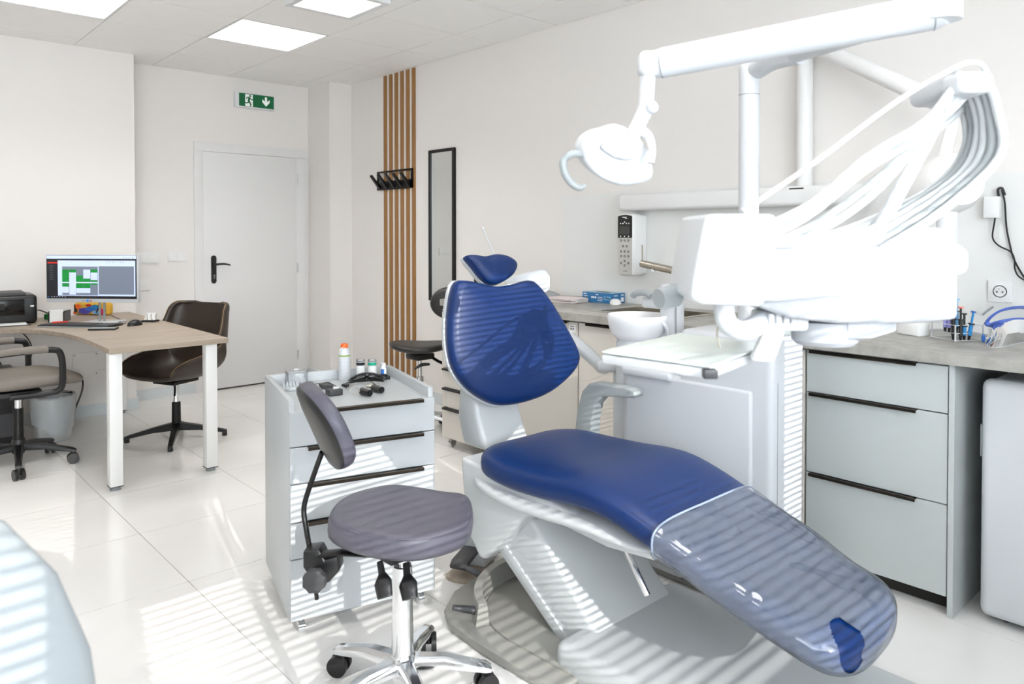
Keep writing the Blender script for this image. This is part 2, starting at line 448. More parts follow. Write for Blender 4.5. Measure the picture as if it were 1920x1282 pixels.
# skirtings
struct('baseboard_desk', MB().box(XL, 1.655, 5.918, 5.93, 0, 0.085), 'skirting', smooth=0)
struct('baseboard_back', MB().box(1.655, DX0 - .0, YB - 0.012, YB, 0, 0.085), 'skirting', smooth=0)
struct('baseboard_corner', MB().box(1.655, 1.667, 5.918, YB - 0.012, 0, 0.085), 'skirting', smooth=0)
struct('baseboard_right', MB().box(XR - 0.012, XR, 3.7, 5.83, 0, 0.085), 'skirting', smooth=0)
bp = MB(); bp.box(3.183, XR - .012, 5.818, 5.83, 0, 0.085); bp.box(3.183, 3.195, 5.83, YB, 0, 0.085)
struct('baseboard_pillar', bp, 'skirting', smooth=0)
# door
fr = MB()
fr.rbox(DX0 - .005, DX0 + .065, YB - 0.018, YB + 0.09, 0, DZ - .06, .003); fr.rbox(DX1 - .065, DX1 + .045, YB - 0.018, YB + 0.09, 0, DZ - .06, .003)
fr.rbox(DX0 - .005, DX1 + .045, YB - 0.018, YB + 0.09, DZ - .06, DZ + .015, .003)
door = struct('door_1', fr, 'door_paint'); door['label'] = 'white door with black handle'
leaf = obj('door_leaf', MB().rbox(DX0 + .062, DX1 - .062, YB - 0.022, YB + 0.02, 0.012, DZ - .062, .003), 'door_paint', door)
obj('threshold_gap', MB().box(DX0 + .06, DX1 - .06, YB - 0.01, YB + 0.05, 0.0, 0.01), 'dark_void', door, smooth=0)
hx = 2.328
hp = MB().prism([(hx + .021 * math.cos(a), 1.007 + math.copysign(.095, math.sin(a)) + .021 * math.sin(a)) for a in [2 * math.pi * (k + .5) / 20 for k in range(20)]], YB - 0.032, YB - 0.021, 'y')
hp_o = obj('handle_plate', hp, 'black_plastic', leaf)
obj('lever', MB().tube([(hx, YB - .03, 1.048), (hx, YB - .07, 1.048), (hx + .03, YB - .075, 1.052), (hx + .075, YB - .075, 1.052), (hx + .12, YB - .072, 1.042)], [.009, .009, .009, .008, .006], 8, 4), 'black_plastic', leaf)
kc = MB().cyl((hx, YB - .038, .955), (hx, YB - .03, .955), .0085, n=12); kc.box(hx - .005, hx + .005, YB - .038, YB - .03, .932, .953)
obj('lock_cylinder', kc, 'chrome', leaf)
for z in (1.79, 1.0, 0.22):
    obj('hinge', MB().cyl((DX1 - .06, YB - .03, z - .04), (DX1 - .06, YB - .03, z + .04), .008, n=10), 'chrome', door)
# splash back on the right wall
struct('trim_1', MB().box(XR - 0.006, XR, -0.9, 3.247, 0.90, 1.542), 'splash', smooth=0)['label'] = 'smooth white splashback panel above the worktop'

# ------------------------------------------------------------------ wall fittings
def wall_plate(name, label, cat, px, py, wall, w=.08, h=.08, n=1, kind='switch', group=None):
    "square switch plates on a wall facing -Y (wall = Y) or -X (wall = ('x', X))"
    if isinstance(wall, tuple):
        p = PX(px, py, wall[1]); M = Matrix.Translation(p) @ Matrix.Rotation(R_(-90), 4, 'Z')
    else:
        p = PY(px, py, wall); M = Matrix.Translation(p)
    t = thing(name, label, cat, p, R_(-90) if isinstance(wall, tuple) else 0, group)
    obj('plate', MB().rbox(-w / 2 * n, w / 2 * n, -0.009, 0, -h / 2, h / 2, .002), 'plate_white', t)
    for k in range(n):
        c = (k - (n - 1) / 2) * w
        if kind == 'switch':
            obj('rocker', MB().rbox(c - .029, c + .029, -0.0125, -0.008, -.029, .029, .002), 'plate_white', t)
        else:
            s = MB().lathe([(.024, 0), (.021, 0), (.0205, .012)], (0, 0, 0), 24, Matrix.Translation((c, -0.0105, 0)) @ Matrix.Rotation(R_(-90), 4, 'X'))
            obj('socket_well', s, 'plate_white', t)
            for dx in (-.0095, .0095):
                obj('contact_hole', MB().cyl((c + dx, -.0125, -.002), (c + dx, -.010, -.002), .003, n=8), 'dark_void', t)
            obj('earth_pin', MB().cyl((c, -.020, .010), (c, -.010, .010), .0025, n=8), 'chrome', t)
    return t
wall_plate('wall_socket', 'double data socket plate on the wall beside the monitor', 'socket', 276, 483, 6.22 if False else 6.21, .085, .085, 2, 'switch')
wall_plate('light_switch', 'double white light switch next to the door', 'switch', 333, 481, 6.22, .075, .08, 2)
wall_plate('wall_socket', 'single white socket plate below the data sockets', 'socket', 270, 533, 6.21, .085, .09, 1, 'switch')
wall_plate('power_socket', 'white power socket on the wall above the face shield', 'socket', 1876, 546, ('x', XR - .006), .085, .085, 1, 'socket')
# access plate with cable below the desk
p = PY(160, 683, 5.93); t = thing('access_plate', 'blank white cover plate low on the wall under the desk', 'cover plate', p)
obj('plate', MB().rbox(-.082, .082, -.008, 0, -.085, .085, .002), 'paint', t)
for sx in (-1, 1):
    for sz in (-1, 1): obj('screw', MB().cyl((sx * .068, -.010, sz * .07), (sx * .068, -.007, sz * .07), .004, n=8), 'rubber', t)
p0 = PY(152, 705, 5.925)
tag(obj('wall_cable', MB().tube([p0, p0 + Vector((.005, -.03, -.05)), p0 + Vector((-.01, -.04, -.12)), p0 + Vector((-.05, -.05, -.22)), p0 + Vector((-.06, -.03, -.29))], .006, 8, 4), 'black_plastic'), 'black cable running down from the cover plate', 'cable')

# exit sign on the back wall
sx0, sx1, sz0, sz1 = 2.512, 2.858, 2.372, 2.497
t = thing('exit_sign', 'green emergency exit sign with running figure and arrow above the door', 'exit sign', ((sx0 + sx1) / 2, YB, sz0))
obj('housing', MB().rbox(sx0, sx1, YB - .045, YB, sz0, sz1, .006), 'soft_white', t, world=True)
face = obj('green_panel', MB().box(sx0 + .03, sx1 - .01, YB - .047, YB - .045, sz0 + .01, sz1 - .006), 'sign_green', t, world=True, smooth=0)
yy = YB - .0475
def flat(poly, m, name, d=0.0): return obj(name, MB().prism(poly, yy - .0006 - d, yy - d, 'y'), m, face, world=True, smooth=0)
gx0 = sx0 + .03; gw = sx1 - .01 - gx0; gz0, gz1 = sz0 + .01, sz1 - .006
dx0, dx1 = gx0 + gw * .17, gx0 + gw * .385
flat([(dx0, gz0 + .003), (dx1, gz0 + .003), (dx1, gz1 - .006), (dx0, gz1 - .006)], 'sign_white', 'doorway_pictogram')
U = lambda u, v: (gx0 + gw * u, gz0 + (gz1 - gz0) * v)
def limb(pts, r=.006): return MB().tube([(*U(*p)[:1], yy - .0008, U(*p)[1]) for p in pts], r, 6, 0, True, 1.0)
run = MB()
cxh = U(.31, .83); run.prism([(cxh[0] + .0085 * math.cos(k * math.pi / 6), cxh[1] + .0085 * math.sin(k * math.pi / 6)) for k in range(12)], yy - .0014, yy - .0006, 'y')
def seg(p, q, wd):
    a, b = Vector((U(*p)[0], U(*p)[1])), Vector((U(*q)[0], U(*q)[1])); n = (b - a).normalized(); n = Vector((-n.y, n.x)) * wd
    run.prism([tuple(a + n), tuple(b + n), tuple(b - n), tuple(a - n)], yy - .0014, yy - .0006, 'y')
for s_ in (((.29, .74), (.265, .45), .009), ((.28, .73), (.215, .70), .004), ((.218, .71), (.205, .58), .004), ((.30, .70), (.335, .57), .004), ((.335, .57), (.39, .57), .004),
           ((.27, .47), (.25, .28), .006), ((.25, .28), (.155, .27), .005), ((.275, .47), (.335, .12), .006), ((.335, .12), (.30, .05), .004)): seg(*s_)
obj('running_figure', run, 'sign_green', face, world=True, smooth=0)
ar = [(.74, .86), (.80, .86), (.80, .50), (.875, .70), (.875, .50), (.77, .15), (.665, .46), (.665, .68), (.74, .50)]
ar = [(.735, .88), (.80, .88), (.80, .53), (.875, .70), (.875, .48), (.768, .15), (.66, .48), (.66, .70), (.735, .53)]
flat([U(*q) for q in ar], 'sign_white', 'arrow_pictogram')

# oak slats on the right wall
sl = thing('slat_cladding', 'row of six vertical oak slats fixed to the white wall', 'wall slats', (XR, 5.07, 0))
for k in range(6):
    yc = 5.275 - k * 0.0815
    m = MB()
    pr_ = [(XR - .008, yc - .0225), (XR - .012, yc - .017), (XR - .012, yc + .017), (XR - .008, yc + .0225), (XR, yc + .0225), (XR, yc - .0225)]
    m.prism(pr_, 0.09, 2.612, 'z', r=.002)
    obj('slat', m, 'oak', sl, world=True)
# coat rack on the slats
xr = XR - .012
t = thing('coat_rack', 'black metal coat rack with fold-out hooks on the oak slats', 'coat rack', (xr, 5.12, 1.66))
ya, yb_, za, zb = 4.862, 5.375, 1.665, 1.822
f = MB()
for q in ((ya, yb_, zb - .014, zb), (ya, yb_, za, za + .072), (ya, ya + .022, za, zb), (yb_ - .022, yb_, za, zb)): f.rbox(xr - .014, xr, q[0], q[1], q[2], q[3], .002)
obj('frame', f, 'black_metal', t, world=True)
for k in range(5):
    y = yb_ - .03 - k * .108
    obj('hook', MB().prism([(xr - .013, za + .002), (xr - .013, za + .035), (xr - .095, za + .125), (xr - .105, za + .115)], y - .03, y, 'y', r=.002), 'black_metal', t, world=True)
# wall mirror
t = thing('wall_mirror', 'tall narrow wall mirror in a thin black frame', 'mirror', (XR, 4.49, .79))
ya, yb_, za, zb = 4.335, 4.65, .79, 1.94
f = MB()
for q in ((ya, yb_, zb - .022, zb), (ya, yb_, za, za + .022), (ya, ya + .022, za + .022, zb - .022), (yb_ - .022, yb_, za + .022, zb - .022)): f.box(XR - .022, XR, *q)
obj('frame', f, 'black_metal', t, world=True, smooth=0)
obj('mirror_glass', MB().box(XR - .014, XR - .002, ya + .02, yb_ - .02, za + .02, zb - .02), 'mirror', t, world=True, smooth=0)
# ------------------------------------------------------------------ base cabinets along the right wall
FX = 2.78
def pull(x, y0, y1, z, parent, m='handle_dark'):
    "edge pull profile on a front facing -X"
    h = MB(); h.rbox(x - .018, x + .004, y0, y1, z - .003, z + .001, .0012, 1); h.rbox(x - .018, x - .0145, y0, y1, z - .010, z - .003, .0012, 1)
    return obj('handle', h, m, parent, world=True)
t = thing('drawer_cabinet', 'grey three-drawer base cabinet next to the small refrigerator', 'cabinet', (FX, 1.09, 0))
obj('body', MB().box(FX + .022, 3.40, .846, 1.346, .06, .86), 'carcass', t, world=True, smooth=0)
obj('plinth', MB().box(FX + .07, 3.38, .846, 1.346, 0, .058), 'dark_void', t, world=True, smooth=0)
for z0, z1 in ((.692, .852), (.382, .688), (.066, .378)):
    d = obj('drawer', MB().rbox(FX, FX + .02, .849, 1.343, z0, z1, .0015, 1), 'grey_front', t, world=True)
    pull(FX, .945, 1.328, z1 + .001, d)
tag(obj('end_panel', MB().box(FX - .005, 3.40, .827, .8445, 0, .861), 'grey_front', smooth=0), 'tall grey end panel between drawers and refrigerator niche', 'panel')
tag(obj('end_panel', MB().box(FX - .005, 3.40, -.02, 0, 0, .861), 'grey_front', smooth=0), 'grey end panel on the far side of the refrigerator', 'panel')
for y0, y1, lb in ((1.35, 1.94, 'pale base cabinet hidden behind the dental unit'), (1.944, 2.536, 'pale one-door base cabinet under the sink'), (2.54, 3.13, 'pale base cabinet with a small white sticker on its door')):
    t = thing('base_cabinet', lb, 'cabinet', (FX, (y0 + y1) / 2, 0), 0, 'base cabinets under the worktop')
    obj('body', MB().box(FX + .022, 3.40, y0, y1, .06, .76 if 1.9 < y0 < 2 else .86), 'carcass', t, world=True, smooth=0)
    obj('plinth', MB().box(FX + .07, 3.38, y0, y1, 0, .058), 'dark_void', t, world=True, smooth=0)
    d = obj('door', MB().rbox(FX, FX + .02, y0 + .002, y1 - .002, .066, .852, .0015, 1), 'cream_front', t, world=True)
    pull(FX, y0 + .06, y1 - .06, .853, d)
    if y0 > 2.5:
        st = obj('sticker', MB().box(FX - .0008, FX, 2.555, 2.60, .80, .838), 'paper', d, world=True, smooth=0)
        for k, (a, b, c, e_) in enumerate(((2.565, 2.592, .828, .831), (2.568, 2.576, .812, .822), (2.582, 2.59, .812, .822))):
            obj('sticker_mark', MB().box(FX - .0012, FX - .0008, a, b, c, e_), 'dark_grey', st, world=True, smooth=0)
# worktop with a cut-out for the sink
WX0, WX1, WY0, WY1, WT, WBz = 2.752, XR - .006, -.25, 3.66, .90, .862
SX0, SX1, SY0, SY1 = 2.93, 3.25, 2.06, 2.52
wt = MB()
wt.prism([(WX0, WY0), (SX0, WY0), (SX0, WY1), (WX0, WY1)], WBz, WT); wt.box(SX1, WX1, WY0, WY1, WBz, WT)
wt.box(SX0, SX1, WY0, SY0, WBz, WT); wt.box(SX0, SX1, SY1, WY1, WBz, WT)
tag(obj('worktop', wt, 'worktop', smooth=0), 'long concrete-look worktop along the right wall', 'worktop')
t = thing('sink', 'stainless steel sink let into the worktop behind the spittoon bowl', 'sink', ((SX0 + SX1) / 2, (SY0 + SY1) / 2, .9))
rim = MB()
for q in ((SX0 - .03, SX0, SY0 - .03, SY1 + .07), (SX1, SX1 + .03, SY0 - .03, SY1 + .07), (SX0, SX1, SY0 - .03, SY0), (SX0, SX1, SY1, SY1 + .07)): rim.box(*q, WT, WT + .004)
obj('rim', rim, 'steel', t, world=True, smooth=0)
bs = MB(); z0 = .78
for q in ((SX0, SX0 + .002, SY0, SY1, z0, WT), (SX1 - .002, SX1, SY0, SY1, z0, WT), (SX0, SX1, SY0, SY0 + .002, z0, WT), (SX0, SX1, SY1 - .002, SY1, z0, WT), (SX0, SX1, SY0, SY1, z0 - .002, z0)): bs.box(*q)
obj('basin', bs, 'steel', t, world=True, smooth=0)
obj('drain', MB().cyl(((SX0 + SX1) / 2, 2.3, z0), ((SX0 + SX1) / 2, 2.3, z0 + .003), .04, n=20), 'chrome', t, world=True)
# tap
a, b = PX(1203, 494, 3.2), PX(1262, 507, 3.2)
t = thing('tap', 'brushed steel tap with a thin upright lever above the sink', 'tap', (3.2, b.y - .03, .904))
obj('spout', MB().cyl(a, b + (b - a) * .25, .020, n=20), 'steel', t, world=True)
obj('lever', MB().cyl(a + Vector((0, -.006, .015)), a + Vector((0, -.004, .10)), .004, n=8), 'steel', t, world=True)
obj('aerator', MB().cyl(a + Vector((0, -.075, -.038)), a + Vector((0, -.075, -.014)), .013, n=14), 'chrome', t, world=True)
e = b + (b - a) * .2
obj('riser', MB().cyl((e.x, e.y, .904), (e.x, e.y, e.z), .02, n=18), 'steel', t, world=True)
# refrigerator
t = thing('refrigerator', 'small white rounded refrigerator under the end of the worktop', 'refrigerator', (3.1, .42, 0))
obj('body', MB().rbox(2.89, 3.39, .02, .76, .03, .812, .03, 3), 'white_plastic', t, world=True)
obj('door', MB().rbox(2.825, 2.886, .015, .765, .022, .818, .028, 4), 'white_plastic', t, world=True)
obj('hinge_cap', MB().rbox(2.85, 2.88, .763, .772, .55, .66, .003), 'grey_plastic', t, world=True)
for y in (.08, .70):
    for x in (2.90, 3.33): obj('foot', MB().cyl((x, y, 0), (x, y, .034), .013, n=10), 'dark_grey', t, world=True)

# mobile drawer pedestal at the far end of the worktop
t = thing('drawer_pedestal', 'pale mobile pedestal with six drawers behind the dental chair', 'pedestal', (2.98, 3.44, 0))
Xp, y0, y1 = 2.745, 3.2, 3.632
obj('body', MB().box(Xp + .02, 3.25, y0, y1, .06, .845), 'cream_front', t, world=True, smooth=0)
zs = [.06, .247, .367, .486, .608, .727, .842]
for a, b in zip(zs, zs[1:]):
    d = obj('drawer', MB().rbox(Xp, Xp + .018, y0 + .002, y1 - .002, a + .0025, b - .0025, .0015, 1), 'cream_front', t, world=True)
    pull(Xp, y0 + .03, y1 - .02, b - .003, d, 'black_plastic')
for x in (Xp + .05, 3.21):
    for y in (y0 + .04, y1 - .04):
        c = MB().cyl((x, y - .012, .022), (x, y + .012, .022), .022, n=14); c.cyl((x, y, .03), (x, y, .062), .008, n=8)
        obj('caster', c, 'chrome', t, world=True)

# ------------------------------------------------------------------ things on the worktop
# box of gloves
gx, gy0, gy1, gz = 3.285, 2.735, 2.965, .901
t = thing('glove_box', 'blue cardboard box of gloves lying on the worktop', 'glove box', (gx + .055, (gy0 + gy1) / 2, gz))
bx = obj('carton', MB().box(gx, gx + .11, gy0, gy1, gz, gz + .058), 'glove_blue', t, world=True, smooth=0)
obj('top_face', MB().box(gx + .002, gx + .108, gy0 + .002, gy1 - .002, gz + .058, gz + .0588), 'glove_top', t, world=True, smooth=0)
obj('opening', MB().prism([(gx + .055 + .018 * math.cos(k * math.pi / 8), (gy0 + gy1) / 2 + .055 * math.sin(k * math.pi / 8)) for k in range(16)], gz + .0588, gz + .0594), 'dark_void', t, world=True, smooth=0)
def gl_mark(y0, y1, z0, z1, m): obj('print_mark', MB().box(gx - .0006, gx, gy1 - y1, gy1 - y0, gz + z0, gz + z1), m, bx, world=True, smooth=0)
for q in ((.010, .016, .044, .052), (.018, .034, .046, .051), (.010, .040, .034, .0375), (.104, .124, .044, .049)): gl_mark(*q, 'paper')
for k in range(3): obj('print_ring', MB().cyl((gx - .0006, gy1 - .075 - k * .014, gz + .030), (gx, gy1 - .075 - k * .014, gz + .030), .006, n=14), 'paper', bx, world=True)
gl_mark(.166, .216, .018, .040, 'glove_light'); gl_mark(.176, .19, .026, .034, 'paper'); gl_mark(.195, .212, .024, .03, 'paper')
for k in range(3): gl_mark(.118, .155, .010 + k * .010, .014 + k * .010, 'label_grey')
gl_mark(.014, .032, .008, .016, 'paper')
obj('price_label', MB().box(gx + .075, gx + .10, gy0 - .0006, gy0, gz + .008, gz + .032), 'paper', bx, world=True, smooth=0)
obj('print_mark', MB().box(gx + .012, gx + .045, gy0 - .0006, gy0, gz + .042, gz + .047), 'paper', bx, world=True, smooth=0)
obj('print_mark', MB().box(gx + .078, gx + .10, gy0 - .0006, gy0, gz + .042, gz + .05), 'paper', bx, world=True, smooth=0)
# crumpled white mask
m = MB(); c = PZ(1154, 571, .9)
m.loft([[(c.x + .028 * r * math.cos(a) , c.y + .036 * r * math.sin(a), .901 + h + .003 * math.sin(3 * a) * (r > .5)) for a in [k * math.pi / 8 for k in range(16)]] for r, h in ((1, 0), (.98, .012), (.8, .024), (.4, .031), (.05, .032))])
tag(obj('face_mask', m, 'paper'), 'crumpled white face mask in front of the glove box', 'mask')
# notebooks and a plastic bag
c = PZ(1062, 566, .9)
t = thing('notebook_stack', 'thin stack of pale notebooks left of the glove box', 'notebooks', (c.x, c.y, .901), R_(8))
for k, (dx, a, mm) in enumerate(((0, 0, 'paper_pink'), (.01, R_(5), 'paper'), (-.005, R_(-4), 'paper_pink'))):
    obj('notebook', MB().rbox(-.075, .075, -.105, .105, k * .009, k * .009 + .008, .001, 1, M=RZ(a, (dx, 0, 0))), mm, t)
o = MB()
for k in range(22): o.cyl((.078, -.1 + k * .0094, .03), (.070, -.1 + k * .0094, .026), .0022, n=5)
obj('wire_binding', o, 'steel', t)
c2 = PZ(1090, 566, .9)
pen = MB().cyl((c2.x - .03, c2.y + .09, .907), (c2.x - .01, c2.y - .01, .907), .004, n=8); pen.sphere((c2.x - .01, c2.y - .01, .910), .009)
tag(obj('pen', pen, 'black_plastic'), 'black pen lying at the edge of the notebooks', 'pen')
m = MB(); c = PZ(1035, 560, .9)
rings = []
for i in range(9):
    u = i / 8; rings.append([(c.x - .09 + .18 * (k / 10) + .01 * random.uniform(-1, 1), c.y - .02 + .13 * u, .903 + .045 * math.sin(math.pi * u) * (.3 + .7 * math.sin(math.pi * k / 10)) + .010 * random.uniform(0, 1)) for k in range(11)])
m.loft(rings, False, False)
tag(obj('plastic_bag', m, 'bag_film', solid=.001), 'crumpled clear plastic bag lying behind the notebooks', 'plastic bag')
# white carton
c = PZ(1722, 631, .9)
tag(obj('white_box', MB().rbox(0, .06, 0, .10, .901, .950, .002, M=RZ(R_(-22), (c.x, c.y, 0))), 'paper'), 'plain white cardboard box left of the syringe rack', 'box')
# syringe rack
c = PZ(1791, 641, .9)
t = thing('syringe_rack', 'clear wire-thin stepped rack holding dental syringes on the worktop', 'rack', (c.x, c.y, .901), R_(-32))
rk = MB()
RW, RL = .10, .13
for x, y in ((0, 0), (RW, -.02), (.01, RL), (RW, RL)): rk.box(x - .002, x + .002, y - .002, y + .002, 0, .062)
for z in (.003, .03, .060):
    rk.box(0, .004, 0, RL, z - .001, z + .001); rk.box(RW - .004, RW, -.02, RL, z - .001, z + .001); rk.box(0, RW, -.002, .002, z - .001, z + .001); rk.box(0, RW, RL - .002, RL + .002, z - .001, z + .001)
obj('frame', rk, 'white_plastic', t, smooth=0)
obj('shelf', MB().box(0, RW, 0, RL, .029, .031), 'acrylic', t, smooth=0)
def syringe(name, label, x, y, z0, barrel, plunger, capm, tall=.075, r=.007, tilt=0.0):
    p = Vector((c.x, c.y, .901)) + Matrix.Rotation(R_(-32), 3, 'Z') @ Vector((x, y, 0))
    s = thing(name, label, 'syringe', p, 0, 'syringes in the clear rack')
    M = Matrix.Rotation(tilt, 4, 'X')
    obj('tip', MB().cyl((0, 0, z0), (0, 0, z0 + .018), .0035, .006, 10, M=M), 'black_plastic', s)
    obj('barrel', MB().cyl((0, 0, z0 + .018), (0, 0, z0 + tall), r, n=12, M=M), barrel, s)
    obj('flange', MB().cyl((0, 0, z0 + tall), (0, 0, z0 + tall + .004), r * 1.6, n=12, M=M), 'black_plastic', s)
    obj('plunger', MB().cyl((0, 0, z0 + tall + .004), (0, 0, z0 + tall + .045), r * .55, n=10, M=M), plunger, s)
    obj('thumb_rest', MB().cyl((0, 0, z0 + tall + .045), (0, 0, z0 + tall + .050), r * 1.3, n=12, M=M), capm, s)
syringe('syringe', 'black syringe with coral thumb rest, nearer the face shield', .024, -.002 + .004, .004, 'black_plastic', 'black_plastic', 'coral')
syringe('syringe', 'black syringe with coral thumb rest, middle of the rack', .012, .024, .004, 'black_plastic', 'black_plastic', 'coral')
syringe('syringe', 'syringe with violet label in the front row of the rack', .014, .046, .028, 'syringe_violet', 'black_plastic', 'black_plastic', .07)
syringe('syringe', 'syringe with violet label at the outer end of the rack', .012, .064, .028, 'syringe_violet', 'black_plastic', 'black_plastic', .07)
syringe('syringe', 'pale blue capped syringe behind the violet ones', .05, .05, .03, 'glove_light', 'glove_light', 'glove_light', .075)
syringe('syringe', 'bright blue syringe leaning at the wall side of the rack', .06, .004, .004, 'syringe_blue', 'syringe_blue', 'label_blue', .06, .007, R_(8))
syringe('syringe', 'dark blue syringe beside the coral topped ones', .045, .008, .004, 'syringe_blue', 'black_plastic', 'black_plastic', .05)
# face shield
c = PZ(1885, 640, .9)
t = thing('face_shield', 'clear face shield with a blue headband lying on the worktop', 'face shield', (c.x + .05, c.y - .03, .901))
hb = [P(1848, 607, 2.74), P(1857, 595, 2.71), P(1875, 583, 2.69), P(1900, 577, 2.70), P(1930, 577, 2.76), P(1955, 588, 2.86)]
bb = [P(1851, 611, 2.74), P(1868, 604, 2.70), P(1893, 599, 2.68), P(1920, 598, 2.72), P(1950, 604, 2.84)]
obj('headband', MB().tube(hb, .0085, 8, 5, True, .3, (CF.x, CF.y, 0)), 'visor_blue', t, world=True)
obj('brow_band', MB().tube(bb, .0085, 8, 5, True, .3, (CF.x, CF.y, 0)), 'visor_blue', t, world=True)
top_ = smooth_tab([tuple(p) for p in bb], 4)
bot_ = smooth_tab([tuple(PZ(*q, .9025)) for q in ((1846, 640), (1856, 650), (1880, 650), (1910, 643), (1945, 640))], 4)
obj('visor', MB().loft([[Vector(p) for p in top_], [(Vector(p) + Vector(q)) / 2 + Vector((-.012, -.012, 0)) for p, q in zip(top_, bot_)], [Vector(p) for p in bot_]], False, False), 'clear_visor', t, world=True)
obj('visor_edge', MB().tube([Vector(p) for p in bot_], .0012, 6), 'label_grey', t, world=True)
obj('button', MB().sphere(P(1852, 607, 2.72), .009), 'visor_blue', t, world=True)
obj('button', MB().sphere(P(1887, 579, 2.69), .006), 'visor_blue', t, world=True)
obj('temple_button', MB().sphere(P(1844, 634, 2.72), .012, sc=(.6, .6, 1.3)), 'label_blue', t, world=True)
obj('elastic_strap', MB().tube([P(1844, 633, 2.72), P(1870, 634, 2.70), P(1895, 632, 2.70), P(1912, 629, 2.72)], .003, 6, 4), 'paper', t, world=True)
obj('strap_clip', MB().tube([P(1842, 590, 2.9), P(1852, 582, 2.9), P(1862, 575, 2.9)], .004, 6, 2), 'grey_plastic', t, world=True)
# cable, hook and charger on the wall
h = PX(1877, 356, XR - .007)
hk = MB().tube([h + Vector((0, .006, -.035)), h + Vector((-.02, .006, 0)), h + Vector((-.02, -.008, .006)), h + Vector((0, -.012, -.02))], .005, 8, 3)
tag(obj('cable_hook', hk, 'dark_grey'), 'small dark hook holding a cable on the wall', 'hook')
cb = [PX(*q, XR - .015) for q in ((1878, 356), (1884, 380), (1887, 425), (1895, 465), (1903, 490), (1925, 525), (1950, 540))]
tag(obj('cable', MB().tube(cb, .0032, 6, 4), 'black_plastic'), 'black cable hanging from the hook on the wall', 'cable')
c = PX(1866, 390, XR - .006)
t = thing('charger', 'white plug-in charger on the wall below the cable hook', 'charger', c)
obj('case', MB().rbox(c.x - .045, c.x, c.y - .024, c.y + .03, c.z - .04, c.z + .045, .005), 'plate_white', t, world=True)
cb = [PX(*q, XR - .03) for q in ((1867, 401), (1864, 420), (1861, 445), (1872, 460), (1895, 472), (1902, 487), (1903, 505), (1912, 520), (1935, 530))]
obj('cord', MB().tube(cb, .003, 6, 4), 'black_plastic', t, world=True)

# ------------------------------------------------------------------ x-ray unit on the right wall
t = thing('xray_control', 'white wall-mounted x-ray control unit with black display and keypad', 'control unit', (XR - .1, 2.64, 1.06))
xf = 3.275
a, b = PX(1159, 403, xf), PX(1185, 515, xf)
y1_, y0_, z1_, z0_ = a.y, b.y, a.z, b.z
bd = obj('housing', MB().rbox(xf, XR - .004, y0_ - .008, y1_ + .008, z0_ - .006, z1_ + .006, .02, 3), 'plate_white', t, world=True)
wd = y1_ - y0_; ht = z1_ - z0_
def pan(u0, u1, v0, v1, m, name, par, d=.001, r=0): return obj(name, MB().prism([(y1_ - wd * u0, z1_ - ht * v0), (y1_ - wd * u1, z1_ - ht * v0), (y1_ - wd * u1, z1_ - ht * v1), (y1_ - wd * u0, z1_ - ht * v1)], xf - d, xf, 'x'), m, par, world=True, smooth=0)
top = [(y1_ - wd * u, z1_ - ht * (.025 * (2 * u - 1) ** 2)) for u in [k / 10 for k in range(11)]]
bp_ = obj('black_panel', MB().prism(top + [(y0_, z1_ - ht * .385), (y1_, z1_ - ht * .385)], xf - .0015, xf, 'x'), 'ceramic_black', bd, world=True, smooth=0)
bot = [(y0_ + wd * u, z0_ + ht * (.02 * (2 * u - 1) ** 2)) for u in [k / 10 for k in range(11)]]
kp = obj('keypad', MB().prism([(y1_, z1_ - ht * .39), (y0_, z1_ - ht * .39)] + bot, xf - .0012, xf, 'x'), 'keypad_grey', bd, world=True, smooth=0)
pan(.12, .86, .19, .33, 'display', 'display', bp_, .0025)
pan(.32, .62, .035, .05, 'paper', 'logo_mark', bp_, .0022); pan(.5, .68, .06, .066, 'label_grey', 'logo_mark', bp_, .0022)
for u, v in ((.2, .145), (.37, .145), (.49, .12), (.61, .145), (.78, .145), (.2, .36), (.48, .36), (.76, .36)):
    obj('icon', MB().cyl((xf - .0025, y1_ - wd * u, z1_ - ht * v), (xf - .001, y1_ - wd * u, z1_ - ht * v), .0042, n=8), 'paper', bp_, world=True)
for u, v in [(.22, .43), (.48, .43), (.74, .43), (.36, .525), (.62, .525)] + [(u, v) for v in (.615, .695) for u in (.22, .48, .74)] + [(.48, .775), (.22, .81), (.74, .81), (.48, .848)]:
    bt = obj('button', MB().cyl((xf - .003, y1_ - wd * u, z1_ - ht * v), (xf - .001, y1_ - wd * u, z1_ - ht * v), .0066, n=14), 'rubber', kp, world=True)
    obj('button_mark', MB().cyl((xf - .0036, y1_ - wd * u, z1_ - ht * v), (xf - .003, y1_ - wd * u, z1_ - ht * v), .0026, n=6), 'paper', bt, world=True)
for u in (.38, .48, .55, .62): pan(u, u + .045, .935, .948, 'dark_grey', 'model_mark', kp, .0018)

t = thing('dental_xray', 'white wall-mounted dental x-ray on a folding arm above the worktop', 'x-ray unit', (XR, 1.7, 1.43))
obj('wall_rail', MB().rbox(XR - .10, XR - .004, 1.35, 2.72, 1.432, 1.525, .02, 3), 'plate_white', t, world=True)
p = PX(1508, 352, XR - .05); q = PX(1506, 86, XR - .05)
obj('post', MB().cyl((p.x, p.y, p.z - .03), (p.x, p.y, q.z), .037, n=24), 'plate_white', t, world=True)
obj('bracket_catch', MB().box(p.x - .05, p.x - .035, p.y - .02, p.y + .05, p.z - .008, p.z - .002), 'dark_grey', t, world=True, smooth=0)
k0 = PX(1535, 88, XR - .09); k1 = P(1775, 198, 2.75)
obj('knuckle', MB().sphere((p.x - .02, p.y, q.z + .02), .05, 16, 10), 'plate_white', t, world=True)
obj('upper_arm', MB().cyl(Vector((p.x - .02, p.y, q.z + .02)), k1, .036, .034, 24), 'plate_white', t, world=True)
